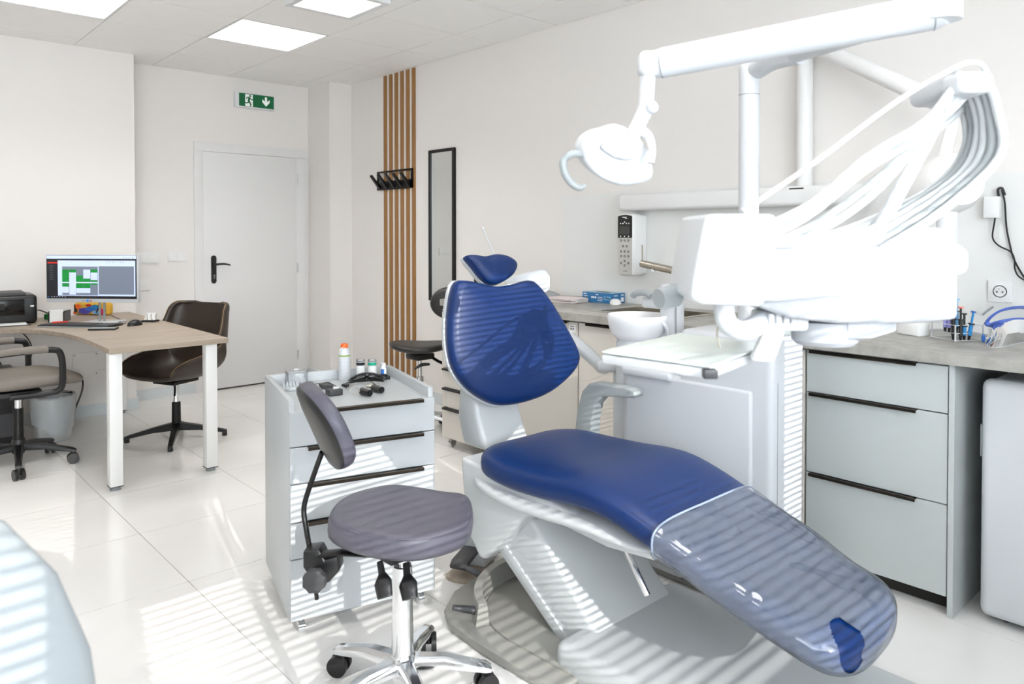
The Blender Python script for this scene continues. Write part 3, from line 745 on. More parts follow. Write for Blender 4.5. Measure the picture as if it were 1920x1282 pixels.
k2 = P(1770, 350, 2.7)
obj('fork', MB().tube([k1, k1 + Vector((0, -.02, -.06)), k2 + Vector((0, 0, .1)), k2], .022, 12, 4), 'plate_white', t, world=True)
hd = obj('tube_head', MB().lathe([(.02, -.11), (.085, -.105), (.105, -.08), (.108, .05), (.095, .085), (.06, .10), (.02, .102)], (0, 0, 0), 32, Matrix.Translation(k2) @ Matrix.Rotation(R_(-42), 4, 'Z') @ Matrix.Rotation(R_(75), 4, 'X')), 'plate_white', t, world=True)
obj('cone', MB().lathe([(.034, 0), (.034, .16), (.03, .16), (.03, 0)], (0, 0, 0), 24, Matrix.Translation(k2 + Vector((-.03, -.02, -.09))) @ Matrix.Rotation(R_(180), 4, 'X')), 'soft_white', t, world=True)

bpy.context.view_layer.update()
o_ = Vector((0, 0, CAMH)); d_ = ray(1752, 344).normalized()
ok_, l_, n_, _i = hd.ray_cast(o_, d_)
if ok_:
    if n_.dot(d_) > 0: n_ = -n_
    xa = (CR - n_ * CR.dot(n_)).normalized(); ya = n_.cross(xa)
    Mx = Matrix((xa, ya, n_)).transposed().to_4x4(); Mx.translation = l_ + n_ * .001
    text_mesh('lettering', 'y', .022, Mx, 'dark_grey', hd)
# ------------------------------------------------------------------ dental chair
CX = 1.85
chair = thing('dental_chair', 'blue leather dental chair with white shell and clear foot cover', 'dental chair', (CX, 1.5, 0))
# (Y, centre z of cushion, half width, half height)
ST = [(1.975, .520, .10, .020), (1.965, .522, .17, .034), (1.93, .520, .225, .045), (1.87, .517, .262, .052), (1.75, .515, .276, .054), (1.62, .520, .276, .054), (1.50, .531, .272, .053),
      (1.40, .531, .268, .050), (1.30, .510, .262, .048), (1.20, .478, .256, .047), (1.08, .436, .248, .046), (.96, .393, .238, .046), (.86, .360, .226, .046), (.79, .338, .210, .046), (.745, .323, .182, .042), (.722, .315, .14, .032), (.714, .312, .08, .016)]
ST = [(y, z - .005, hw, hh + .007 if hh > .03 else hh) for y, z, hw, hh in ST]
ST2 = smooth_tab(ST, 4)
obj('seat_cushion', MB().loft([superring(CX, y, z, hw, hh, 36, 3.0, .012) for y, z, hw, hh in ST2]), 'blue_leather', chair, world=True, smooth=80)
# piping seam round the cushion
# clear cover over the foot end
cv = MB(); rings = []
for y, z, hw, hh in [r for r in smooth_tab(ST, 14) if r[0] <= 1.185]:
    rg = superring(CX, y, z, hw + .009, hh + .009, 96, 3.0, .012)
    w_ = [(x + .001 * math.sin(40 * y), yy_, zz + (.0025 * math.sin(28 * y + 9 * x) + .0025 * math.sin(38 * (x - CX) + 17 * y)) * (1 if 48 > k > 0 else .4)) for k, (x, yy_, zz) in enumerate(rg)]
    rings.append(w_)
rings.append([((x - CX) * .6 + CX, y - .006, (z - .31) * .6 + .31) for x, y, z in rings[-1]])
rings.append([((x - CX) * .03 + CX, y - .002, (z - .31) * .03 + .31) for x, y, z in rings[-1]])
cv.loft(rings, False)
hole = PX(1577, 1210, 1.735)
keep = []
for f in cv.f:
    c_ = sum((Vector(cv.v[i]) for i in f), Vector()) / len(f)
    if (c_ - hole).length > .058 or c_.x > 1.79: keep.append(f)
cv.f = keep
obj('clear_cover', cv, 'clear_cover', chair, world=True, smooth=80)
y, z, hw, hh = 1.185, *interp(ST2, 1.185)
sm = superring(CX, y, z, hw + .009, hh + .009, 48, 3.0, .012)
obj('cover_hem', MB().tube(sm + [sm[0]], .003, 6, 0, False), 'stripe_clear', chair, world=True)
# white shell under the seat
sh = MB()
rings = []
for y, z, hw, hh in smooth_tab([(1.985, .486, .20, .03), (1.94, .468, .25, .035), (1.80, .455, .27, .04), (1.62, .455, .268, .038), (1.45, .462, .262, .03), (1.36, .455, .252, .026), (1.27, .446, .235, .018), (1.23, .442, .20, .008)], 4):
    rings.append(superring(CX, y, z - .014, hw - .004, hh * .85, 36, 3.2))
obj('seat_shell', sh.loft(rings), 'chair_white', chair, world=True, smooth=80)
side = [(2.03, .52), (2.02, .42), (2.005, .33), (1.975, .25), (1.93, .195), (1.90, .20), (1.84, .255), (1.70, .40), (1.62, .425), (1.45, .43), (1.42, .46), (1.6, .48)]
obj('seat_carrier', MB().prism(side, 1.615, 2.085, 'x', r=.012, seg=3), 'chair_white', chair, world=True, smooth=40)
obj('under_plate', MB().prism([(1.62, .435), (1.25, .42), (1.23, .40), (1.40, .385), (1.62, .40)], 1.66, 2.04, 'x', r=.004), 'chair_white', chair, world=True)
obj('linkage_rod', MB().cyl((1.72, 1.40, .40), (1.72, 1.30, .26), .010, n=10), 'chrome', chair, world=True)
# lifting arm and floor base
obj('lift_arm', MB().prism([(1.93, .24), (1.80, .375), (1.73, .37), (1.42, .075), (1.42, .0), (1.58, .0)], 1.67, 2.05, 'x', r=.015, seg=3), 'chair_white', chair, world=True)
obj('arm_trim', MB().prism([(1.90, .235), (1.875, .27), (1.50, -.0 + .005), (1.56, .005)], 1.662, 1.672, 'x', r=.002), 'chair_white', chair, world=True)
obj('base_cover', MB().rbox(1.555, 2.14, .62, 1.52, 0, .105, .035, 4), 'chair_white', chair, world=True)
obj('base_hatch', MB().rbox(1.72, 2.05, .50, .98, .0, .085, .02, 3), 'chair_white', chair, world=True)
plate = [(1.47, 1.42), (1.462, 1.75), (1.47, 1.90), (1.52, 2.0), (1.62, 2.075), (1.78, 2.115), (1.95, 2.105), (2.12, 2.04), (2.21, 1.9), (2.22, 1.42)]
pl = obj('base_plate', MB().prism(plate, 0, .032, 'z', r=.012, seg=2), 'base_grey', chair, world=True)
obj('base_inlay', MB().prism([(CX - .30 + .0, 1.45)] + [(CX - .02 + .29 * math.cos(a), 1.70 + .29 * math.sin(a)) for a in [R_(180 - k * 9) for k in range(21)]] + [(CX + .27, 1.45)], .030, .040, 'z', r=.003), 'base_grey', chair, world=True)
arc = [(CX - .02 + .315 * math.cos(a), 1.70 + .315 * math.sin(a)) for a in [R_(158 - k * 7) for k in range(18)]]
arcb = MB()
rings = [[(x + dx * (.024 if lo else .014), y + dy * (.024 if lo else .014), z_) for (x, y), (dx, dy) in ((q, ((q[0] - CX + .02) / .315, (q[1] - 1.70) / .315)),) for dx, dy, lo, z_ in ((dx, dy, 1, .03), (dx, dy, 0, .105), (-dx, -dy, 0, .105), (-dx, -dy, 1, .03))] for q in arc]
obj('foot_control_bar', arcb.loft(rings), 'base_grey', chair, world=True, smooth=30)
for i, (ang, z_) in enumerate(((152, .07), (112, .075))):
    c = Vector((CX - .02 + .33 * math.cos(R_(ang)), 1.70 + .33 * math.sin(R_(ang)), z_)); d = Vector((math.cos(R_(ang)), math.sin(R_(ang)), .25))
    obj('foot_joystick', MB().cyl(c, c + d * .075, .014, .009, 12), 'dark_grey', chair, world=True)
# backrest: an outline on a leaning plane, given thickness and rounded
def pad(name, outline, centre, normal, thick, m, parent, dome=.25, back=None, rim=.010, hollow=0.0):
    n = Vector(normal).normalized()
    def hit(x, y):
        r = ray(x, y); c = Vector((0, 0, CAMH)); return c + r * ((Vector(centre) - c).dot(n) / r.dot(n))
    pts = closed_smooth([hit(*p) for p in outline], 4)
    ctr = sum(pts, Vector()) / len(pts)
    rings = []
    for s_, o_ in ((.965, -.5), (.99, -.36), (1.0, -.12), (1.0, .05), (.985, .28), (.95, .42), (.88, .50), (.72, .54 + dome * .25), (.5, .54 + dome * .5), (.25, .54 + dome * .6), (.03, .54 + dome * .62)):
        rings.append([ctr + (p - ctr) * s_ + n * thick * o_ - n * hollow * (1 - s_) for p in pts])
    o = obj(name, MB().loft(rings), m, parent, world=True, smooth=80)
    if back:
        rb = [[ctr + (p - ctr) * s_ + n * o_ for p in pts] for s_, o_ in ((1.015, -thick * .35), (1.02, -thick * .5), (1.0, -thick * .5 - .012), (.85, -thick * .5 - .03), (.5, -thick * .5 - .045), (.05, -thick * .5 - .05))]
        obj(back[0], MB().loft(rb), back[1], parent, world=True, smooth=80)
    return ctr, n, pts
bo = [(850, 533), (868, 526), (892, 530), (925, 537), (955, 534), (985, 526), (1003, 532), (1030, 565), (1058, 612), (1080, 655), (1083, 678), (1068, 703), (1030, 735), (985, 753), (940, 760), (908, 751), (875, 727), (850, 690), (840, 645), (840, 590)]
bn = (-.14, -.97, .20)
bc, bnn, bpts = pad('backrest', bo, (1.88, 2.06, .89), bn, .062, 'blue_leather', chair, .22, ('back_shell', 'chair_white'))
ho = [(871, 482), (884, 479), (905, 482), (925, 478), (945, 480), (962, 489), (967, 500), (960, 515), (945, 527), (927, 534), (912, 530), (898, 517), (884, 499)]
hc, hn, hpts = pad('headrest', ho, (1.86, 2.13, 1.17), (-.10, -.95, .3), .045, 'blue_leather', chair, .25, ('headrest_shell', 'chair_white'))
obj('headrest_stem', MB().rbox(hc.x - .03, hc.x + .03, hc.y + .055, hc.y + .075, .98, hc.z, .006), 'black_plastic', chair, world=True)
# column that carries the backrest
cs = [(2.06, .50), (2.20, .50), (2.235, .60), (2.225, .72), (2.17, .80), (2.125, .79), (2.135, .70), (2.115, .62)]
obj('back_carrier', MB().prism([(y + .0, z) for y, z in cs], 1.76, 1.985, 'x', r=.02, seg=3), 'chair_white', chair, world=True, smooth=45)
# grey armrest on the far side
pa = [(2.01, .47), (1.99, .60), (1.965, .68), (1.93, .716), (1.90, .724), (1.73, .728), (1.705, .722), (1.70, .700), (1.715, .694), (1.86, .676), (1.895, .64), (1.912, .57), (1.918, .47)]
obj('armrest', MB().prism(pa, 2.172, 2.228, 'x', r=.008, seg=3), 'grey_plastic', chair, world=True, smooth=45)
obj('armrest_mount', MB().rbox(2.10, 2.235, 1.90, 2.0, .44, .50, .01), 'chair_white', chair, world=True)

# foot pedal behind the chair base
c = PZ(885, 1066, 0)
t = thing('foot_pedal', 'black and cream foot pedal on the floor behind the chair base', 'foot pedal', (c.x, c.y, 0), R_(25))
obj('base', MB().prism([(-.10 + .03 * math.cos(a), .06 * math.sin(a)) for a in [R_(90 + k * 18) for k in range(11)]] + [(.08, -.06), (.08, .06)], 0, .012, 'z', r=.002), 'desk_top', t)
obj('pedal', MB().prism([(-.12, .045), (-.10, .058), (.02, .075), (.02, .090), (-.105, .075), (-.125, .06)], -.035, .035, 'y', r=.004), 'dark_grey', t)
hs = MB().prism([(0.0, .008), (.05, .008), (.15, .008), (.15, .11), (.05, .13), (0.0, .12)], -.055, .055, 'y', r=.012, seg=3)
obj('housing', hs, 'chair_white', t)
obj('button', MB().sphere((.06, .0, .132), .016, sc=(1, 1, .5)), 'visor_blue', t)

# ------------------------------------------------------------------ dental unit (cuspidor side)
UX = 2.30
unit = thing('dental_unit', 'white dental unit cabinet standing between chair and worktop', 'dental unit', (2.42, 1.55, 0))
obj('body', MB().rbox(UX, 2.525, 1.226, 1.60, .02, .952, .025, 4), 'lacquer', unit, world=True)
obj('lower_body', MB().rbox(UX - .002, 2.525, 1.58, 1.862, .02, .775, .022, 4), 'lacquer', unit, world=True)
obj('side_cover', MB().rbox(UX - .012, UX + .02, 1.30, 1.84, .06, .765, .01, 3), 'lacquer', unit, world=True)
obj('grip_lip', MB().rbox(UX - .028, UX + .01, 1.62, 1.85, .752, .785, .012, 3), 'white_plastic', unit, world=True)
obj('front_seam', MB().box(2.33, 2.332, 1.2245, 1.2262, .06, .80), 'grey_plastic', unit, world=True, smooth=0)
obj('floor_foot', MB().rbox(UX + .01, 2.515, 1.235, 1.85, 0, .025, .006), 'base_grey', unit, world=True)
obj('arm_socket', MB().cyl((2.46, 1.28, .94), (2.46, 1.28, 1.00), .042, n=24), 'grey_plastic', unit, world=True)
# spittoon bowl
bw = PX(1195, 612, 2.40)
obj('bowl_drum', MB().lathe([(.085, .70), (.085, .86), (.078, bw.z - .045)], (bw.x, bw.y, 0), 28), 'white_plastic', unit, world=True)
bz = bw.z - .052
obj('bowl', MB().lathe([(.05, 0), (.085, .003), (.108, .03), (.120, .07), (.124, .098), (.121, .102), (.117, .098), (.110, .06), (.09, .025), (.04, .012), (.005, .01)], (bw.x, bw.y, bz), 40), 'bowl', unit, world=True, smooth=50)
# cup filler column
p = PX(1262, 600, 2.47)
obj('filler_column', MB().rbox(p.x - .035, p.x + .035, p.y - .035, p.y + .045, .74, 1.10, .015, 3), 'white_plastic', unit, world=True)
obj('filler_head', MB().rbox(p.x - .04, p.x + .06, p.y - .01, p.y + .13, 1.00, 1.045, .012, 3), 'white_plastic', unit, world=True)
obj('filler_trim', MB().box(p.x - .036, p.x - .028, p.y - .037, p.y - .0355, .76, 1.05), 'grey_plastic', unit, world=True, smooth=0)
obj('filler_spout', MB().tube([(p.x - .05, p.y + .07, 1.05), (p.x - .05, p.y + .10, 1.062), (p.x - .06, p.y + .14, 1.058), (p.x - .06, p.y + .155, 1.045)], .013, 10, 4), 'grey_plastic', unit, world=True)
obj('tube_link', MB().tube([bw + Vector((.0, -.10, .04)), bw + Vector((.02, -.13, .0)), bw + Vector((.03, -.12, -.06))], .008, 8, 4), 'white_plastic', unit, world=True)
# arm that reaches behind the backrest, with the assistant console
a0 = Vector((2.50, 2.02, .71)); a1 = PY(1088, 650, 2.22)
obj('assistant_post', MB().rbox(2.455, 2.545, 1.86, 2.05, .05, .72, .02, 3), 'lacquer', unit, world=True)
obj('assistant_arm', MB().tube([(2.50, 1.98, .735), (2.44, 2.08, .735), PY(1130, 688, 2.15), a1, PY(1040, 610, 2.3), PY(1005, 560, 2.36)], .034, 14, 4, True, .8), 'white_plastic', unit, world=True)
cc = P(992, 526, 3.12)
M = Matrix.Translation(cc) @ Matrix.Rotation(-YAW, 4, 'Z')
con = obj('assistant_console', MB().prism([(-.10, -.045), (.07, -.045), (.085, -.03), (.085, .02), (.068, .046), (.045, .048), (-.10, .012)], -.05, .06, 'y', r=.006, M=M), 'white_plastic', unit, world=True)
p0 = P(938, 505, 3.10); p1 = P(905, 428, 3.06)
obj('suction_tip', MB().cyl(p0, p1, .0045, .003, 10), 'white_plastic', unit, world=True)
obj('suction_bud', MB().sphere(p1, .006), 'white_plastic', unit, world=True)

# ------------------------------------------------------------------ operating light on its post
lamp = thing('operating_light', 'white dental operating light on a jointed arm and post', 'operating light', (2.45, 1.405, .95))
obj('post', MB().cyl((2.45, 1.405, .95), (2.45, 1.405, 1.845), .036, n=28), 'white_plastic', lamp, world=True)
obj('post_ring', MB().cyl((2.45, 1.405, 1.80), (2.45, 1.405, 1.803), .0368, n=28), 'grey_plastic', lamp, world=True)
R0 = P(1768, 14, 1.50)
obj('post_bend', MB().tube([(2.45, 1.405, 1.84), (2.45, 1.405, 1.90), P(1418, 130, 2.66), P(1450, 112, 2.56), P(1500, 100, 2.45)], .036, 16, 5), 'white_plastic', lamp, world=True)
obj('rear_arm', MB().tube([P(1490, 102, 2.46), P(1620, 60, 2.0), R0 + Vector((.02, .03, .05))], .028, 16, 0), 'white_plastic', lamp, world=True)
obj('hinge', MB().cyl(R0 + Vector((0, 0, -.026)), R0 + Vector((0, 0, .12)), .035, n=24), 'white_plastic', lamp, world=True)
L0, L1 = P(1240, 118, 1.72), P(1748, 22, 1.515)
obj('spring_arm', MB().tube([L0, L1], [.0345, .0375], 24), 'white_plastic', lamp, world=True)
for q, r in ((L0, .0351), (L1, .0381)):
    d = (L1 - L0).normalized()
    obj('arm_seam', MB().cyl(q - d * .0015, q + d * .0015, r, n=24), 'grey_plastic', lamp, world=True)
obj('arm_end_cap', MB().cyl(L1, R0 + Vector((0, 0, .0)), 0.0375, .035, 24), 'white_plastic', lamp, world=True)
E0 = P(1216, 122, 1.724)
obj('elbow', MB().rbox(-.025, .025, -.028, .028, -.029, .031, .016, 4, Matrix.Translation(E0) @ Matrix.Rotation(-YAW, 4, 'Z')), 'white_plastic', lamp, world=True)
obj('elbow_link', MB().cyl(E0, L0, .029, .0345, 20), 'white_plastic', lamp, world=True)
J = P(1211, 205, 1.724)
obj('drop_tube', MB().cyl(E0, J, .018, n=20), 'white_plastic', lamp, world=True)
obj('joint_knob', MB().sphere(P(1223, 201, 1.703), .0146, 14, 10), 'white_plastic', lamp, world=True)
K = P(1192, 243, 1.720)
obj('yoke_link', MB().tube([J + Vector((0, 0, .01)), J, K, P(1185, 262, 1.720)], [.018, .019, .017, .019], 14, 3), 'white_plastic', lamp, world=True)
# head: rounded shell with a recessed face and a loop at the back
hn_ = (-CF.x * .9 + CR.x * .25, -CF.y * .9 + CR.y * .25, -.35)
lo_ = [(1086, 288), (1094, 264), (1112, 251), (1130, 246), (1158, 238), (1180, 244), (1200, 262), (1214, 286), (1220, 312), (1217, 332), (1198, 341), (1160, 345), (1126, 334), (1100, 314)]
lc, ln_, lpts = pad('head_shell', lo_, P(1152, 290, 1.720), hn_, .047, 'white_plastic', lamp, .05, ('head_back', 'white_plastic'))
ro_ = [(1126, 276), (1142, 262), (1158, 258), (1174, 266), (1188, 284), (1188, 296), (1172, 300), (1150, 294)]
pad('recessed_face', ro_, lc + ln_ * .030, hn_, .008, 'lamp_recess', lamp, .0)
obj('head_yoke', MB().tube([P(1183, 255, 1.729), P(1200, 246, 1.720), P(1216, 256, 1.703), P(1223, 280, 1.686), P(1221, 306, 1.677)], [.019, .014, .0105, .0085, .007], 12, 5), 'white_plastic', lamp, world=True)
hp_ = [P(1100, 292, 1.694), P(1075, 288, 1.677), P(1057, 300, 1.677), P(1058, 322, 1.677), P(1070, 342, 1.677), P(1086, 352, 1.677), P(1098, 348, 1.677)]
obj('handle', MB().tube(hp_, [.007, .0086, .0086, .0086, .0086, .008, .005], 12, 5), 'grey_plastic', lamp, world=True)
obj('handle_mount', MB().sphere(P(1100, 290, 1.703), .019, 14, 8), 'white_plastic', lamp, world=True)

# ------------------------------------------------------------------ delivery head with hoses and tray
DD = 1.35; DO = P(1560, 540, DD); ds = DD / FPX
deliv = thing('delivery_head', 'white instrument delivery head with whip hoses and glass tray', 'delivery unit', DO, -YAW)
def L(px, py, y=0.0): return Vector(((px - 1560) * ds * (1 + y / DD), y, (540 - py) * ds * (1 + y / DD)))
def lxz(*pp): return [((x - 1560) * ds * .96, (540 - y) * ds * .96) for x, y in pp]
obj('display_block', MB().prism(lxz((1284, 402), (1300, 398), (1405, 398), (1416, 406), (1414, 450), (1394, 555), (1384, 566), (1280, 562), (1258, 550), (1262, 520)), -.10, .08, 'y', r=.016, seg=4), 'white_plastic', deliv, smooth=45)
obj('upper_shell', MB().prism(lxz((1385, 470), (1480, 466), (1690, 462), (1780, 452), (1792, 470), (1792, 508), (1700, 530), (1560, 550), (1430, 562), (1385, 560)), -.06, .24, 'y', r=.014, seg=3), 'white_plastic', deliv, smooth=45)
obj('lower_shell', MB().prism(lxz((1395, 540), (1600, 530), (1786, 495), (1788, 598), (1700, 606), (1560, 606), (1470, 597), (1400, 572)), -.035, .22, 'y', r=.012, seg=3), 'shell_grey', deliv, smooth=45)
obj('holder_ridge', MB().prism(lxz((1470, 466), (1500, 442), (1600, 430), (1720, 425), (1760, 455), (1740, 470)), .10, .22, 'y', r=.012, seg=3), 'white_plastic', deliv, smooth=45)
obj('side_knob', MB().cyl(L(1235, 560, .0), L(1275, 555, .02), .018, .022, 16), 'grey_plastic', deliv)
# right: pivot head and neck
obj('pivot_cap', MB().rbox(*(lambda a, b: (a.x, b.x, .10, .30, b.z, a.z))(L(1700, 425), L(1845, 492)), .02, 4), 'white_plastic', deliv)
obj('pivot_neck', MB().lathe([(.052, 0), (.052, -.02), (.044, -.03), (.044, -.055), (.050, -.062), (.050, -.085), (.03, -.09)], tuple(L(1797, 492, .2) * 1.0), 28), 'white_plastic', deliv)
nk = L(1797, 560, .2)
loc = lambda v: Matrix.Rotation(YAW, 3, 'Z') @ (Vector(v) - DO)
obj('support_arm', MB().tube([nk + Vector((0, 0, .03)), nk + Vector((-.06, .10, .0)), loc((2.46, 1.28, 1.03))], .040, 16, 0, True, .8), 'white_plastic', deliv)
obj('support_pivot', MB().cyl(loc((2.46, 1.28, 1.0)), loc((2.46, 1.28, 1.075)), .046, n=24), 'white_plastic', deliv)
# below: drum, wedge, handle tube, coupling
c = L(1572, 605, .06)
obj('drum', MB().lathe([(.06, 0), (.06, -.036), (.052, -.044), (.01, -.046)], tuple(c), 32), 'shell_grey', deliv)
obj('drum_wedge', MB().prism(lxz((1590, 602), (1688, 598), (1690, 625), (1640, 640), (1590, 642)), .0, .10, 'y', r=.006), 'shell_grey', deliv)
obj('coupling', MB().rbox(*(lambda a, b: (a.x, b.x, .0, .08, b.z, a.z))(L(1432, 585), L(1520, 622)), .01, 3), 'soft_white', deliv)
for k in range(4): obj('coupling_rib', MB().cyl(L(1444 + k * 14, 588, -.005), L(1444 + k * 14, 606, -.005), .006, n=10), 'white_plastic', deliv)
obj('grip_handle', MB().tube([L(1345, 560, -.03), L(1345, 588, -.03), L(1353, 606, -.03), L(1375, 617, -.03), L(1405, 614, -.01), L(1440, 602, .02)], [.018, .018, .018, .018, .019, .02], 14, 5), 'white_plastic', deliv)
obj('needle_stem', MB().tube([L(1333, 608, -.03), L(1331, 625, -.03), L(1334, 642, -.03), L(1337, 650, -.03)], .0018, 6, 3), 'steel', deliv)
obj('tray_strut', MB().prism(lxz((1448, 615), (1490, 615), (1462, 692), (1425, 690), (1418, 684)), .035, .055, 'y', r=.004), 'soft_white', deliv)
# glass tray
tz = 1.072
tc = [PZ(1128, 660, tz), PZ(1332, 688, tz), PZ(1440, 648, tz), PZ(1275, 626, tz)]
tl = [tuple(loc(p))[:2] for p in tc]; z_ = tz - DO.z
obj('tray_frame', MB().prism([tuple(Vector(p) * 1.0) for p in tl], z_ - .022, z_ - .004, 'z', r=.004), 'white_plastic', deliv)
obj('tray_glass', MB().prism([tuple(Vector(p)) for p in tl], z_ - .002, z_ + .003, 'z', r=.001, seg=1), 'glass_tray', deliv)
q = Vector((*tl[1], z_ - .012)); obj('tray_corner', MB().rbox(q.x - .012, q.x + .012, q.y - .006, q.y + .012, q.z - .008, q.z + .008, .002), 'dark_grey', deliv)
# whip hoses: over the top pulley and down to the holders
tops = [(1812, 165), (1826, 172), (1838, 180), (1850, 190), (1838, 214), (1850, 224)]
ends = [(1424, 440), (1420, 452), (1416, 464), (1424, 474), (1440, 482), (1470, 484)]
mids = [(1640, 300), (1648, 306), (1655, 314), (1662, 326), (1670, 362), (1690, 375)]
for k in range(6):
    a, b_, c_ = tops[k], mids[k], ends[k]
    y0 = .04 + .02 * k
    rp = (1896 - 4 * k, 215 + 14 * k); rq = (1900 - 16 * k, 300 + 12 * k); rr_ = (1800 - 22 * k, 400 + 6 * k); rs = (1690 - 26 * k, 474)
    pts = [L(*c_, y0), L((c_[0] + b_[0]) / 2 + 8, (c_[1] + b_[1]) / 2 + 14, y0), L(*b_, y0), L(1750 + 5 * k, 232 + 10 * k, y0), L(*a, y0 + .01), L(1868 - k, 158 + 10 * k, y0 + .02), L(*rp, y0 + .03), L(*rq, y0 + .03), L(*rr_, y0 + .04), L(*rs, y0 + .05)]
    obj('hose', MB().tube(pts, .0085, 10, 5), 'hose_grey' if k in (1, 4) else 'hose', deliv, smooth=80)
obj('hose', MB().tube([L(1425, 402, .08), L(1560, 310, .08), L(1700, 205, .08), L(1790, 150, .08), L(1850, 125, .09), L(1885, 140, .1), L(1895, 200, .1)], .005, 8, 5), 'hose', deliv)
obj('whip_arm', MB().tube([L(1690, 466, .14), L(1770, 330, .16), L(1840, 210, .17), L(1862, 150, .17)], [.016, .014, .012, .014], 12, 4), 'white_plastic', deliv)
obj('hose_guide', MB().rbox(*(lambda a, b: (a.x, b.x, .02, .2, b.z, a.z))(L(1806, 128), L(1880, 170)), .016, 4), 'white_plastic', deliv)
# ------------------------------------------------------------------ drawer trolley
TA = R_(-15.6); TO = Vector((1.068, 2.213, 0)); TW, TD = .492, .51
tr = thing('drawer_trolley', 'white five-drawer trolley on small casters behind the front stool', 'trolley', TO, TA)
obj('side_panel', MB().rbox(0, .018, .018, TD, .05, .765, .002), 'trolley', tr)
obj('side_panel', MB().rbox(TW - .018, TW, .018, TD, .05, .765, .002), 'trolley', tr)
obj('back_panel', MB().rbox(.018, TW - .018, TD - .018, TD, .05, .765, .002), 'trolley', tr)
obj('top_board', MB().box(.018, TW - .018, .018, TD - .018, .712, .7305), 'trolley', tr, smooth=0)
obj('bottom_board', MB().box(.018, TW - .018, .018, TD - .018, .055, .07), 'trolley', tr, smooth=0)
zs = [.056, .256, .374, .498, .617, .733]
for a, b in zip(zs, zs[1:]):
    d = obj('drawer', MB().rbox(.001, TW - .001, 0, .019, a + .002, b - .002, .0015, 1), 'trolley', tr)
    h = MB(); h.rbox(.055, TW - .045, -.018, .004, b - .004, b, .0012, 1); h.rbox(.055, TW - .045, -.018, -.0145, b - .011, b - .003, .0012, 1)
    obj('handle', h, 'handle_dark', d)
for x in (.04, TW - .04):
    for y in (.04, TD - .04):
        c = MB().cyl((x - .010, y, .020), (x + .010, y, .020), .020, n=14); c.cyl((x, y, .03), (x, y, .056), .007, n=8)
        obj('caster', c, 'chrome', tr)
TZ = .731
def TP(px, py): v = PZ(px, py, TZ); return v
# spray can
c = TP(646, 712)
t = thing('spray_can', 'white spray can with orange cap on the trolley', 'spray can', (c.x, c.y, TZ))
obj('can', MB().lathe([(.021, 0), (.0225, .004), (.0225, .098), (.021, .112), (.017, .120), (.013, .124), (.013, .128)], n=28), 'white_plastic', t)
obj('label_band', MB().lathe([(.0228, .094), (.0228, .099)], n=28, caps=False), 'label_green', t)
for k in range(5): obj('print_line', MB().lathe([(.0228, .02 + k * .014), (.0228, .024 + k * .014)], n=28, caps=False), 'label_grey', t)
obj('nozzle_cap', MB().lathe([(.014, .126), (.0145, .136), (.012, .142), (.004, .143)], n=20), 'orange', t)
obj('straw', MB().cyl((-.004, -.008, .136), (-.026, -.006, .118), .0015, n=6), 'paper', t)
# jars
def jar(px, py, cap, label, h=.062):
    c = TP(px, py); t = thing('jar', label, 'jar', (c.x, c.y, TZ + .004))
    obj('glass', MB().lathe([(.0155, 0), (.0165, .003), (.0165, h)], n=24), 'label_grey', t)
    obj('label_wrap', MB().lathe([(.0168, .012), (.0168, h - .016)], n=24, caps=False), 'paper', t)
    obj('content_band', MB().lathe([(.0167, h - .013), (.0167, h - .002)], n=24, caps=False), cap, t)
    obj('lid', MB().lathe([(.0165, h), (.0165, h + .007), (.014, h + .010), (.004, h + .0105)], n=24), 'acrylic', t)
    return t
jar(676, 709, 'black_plastic', 'small jar with black contents on the trolley')
tj = jar(698, 709, 'green_cap', 'small jar with turquoise contents on the trolley')
obj('blue_mark', MB().lathe([(.0170, .004), (.0170, .011)], n=24, caps=False), 'label_blue', tj)
c = TP(718, 705)
t = thing('pill_bottle', 'small white pill bottle standing at the right of the jars', 'bottle', (c.x, c.y, TZ + .004))
obj('body', MB().lathe([(.0125, 0), (.0135, .002), (.0135, .028), (.010, .033), (.010, .036)], n=24), 'white_plastic', t)
obj('cap', MB().lathe([(.0115, .036), (.0115, .047), (.010, .049), (.003, .049)], n=24), 'white_plastic', t)
obj('label', MB().loft([[(.0137 * math.cos(R_(a)), .0137 * math.sin(R_(a)), z) for a in range(200, 262, 10)] for z in (.004, .026)], False, False), 'label_blue', t)
obj('label', MB().loft([[(.0137 * math.cos(R_(a)), .0137 * math.sin(R_(a)), z) for a in range(265, 320, 10)] for z in (.004, .026)], False, False), 'paper', t)
c = TP(702, 711)
t = thing('tray', 'flat black tray under the jars on the trolley', 'tray', (c.x, c.y, TZ), TA)
f = MB(); f.box(-.075, .055, -.03, .03, 0, .003)
for q in ((-.075, .055, -.03, -.027), (-.075, .055, .027, .03), (-.075, -.072, -.027, .027), (.052, .055, -.027, .027)): f.box(*q, .003, .012)
obj('shell', f, 'black_plastic', t, smooth=0)
# safety glasses
c = TP(688, 721)
t = thing('safety_glasses', 'dark wraparound safety glasses lying on the trolley', 'glasses', (c.x, c.y, TZ), R_(-30))
for s in (-1, 1):
    rg = [[(s * (.004 + .058 * u), -.018 * u * u + .012 * 0, .030 - .012 * u + dz * (1 - .55 * u)) for dz in (-.016, 0, .016)] for u in [k / 8 for k in range(9)]]
    obj('lens', MB().loft(rg, False, False), 'lens_black', t, solid=.002)
    obj('temple', MB().tube([(s * .062, -.018, .020), (s * .066, .03, .016), (s * .060, .085, .006)], [.005, .004, .003], 8, 4), 'black_plastic', t)
obj('brow_bar', MB().tube([(-.062, -.018, .028), (-.03, -.004, .040), (0, 0, .044), (.03, -.004, .040), (.062, -.018, .028)], .0035, 8, 4), 'black_plastic', t)
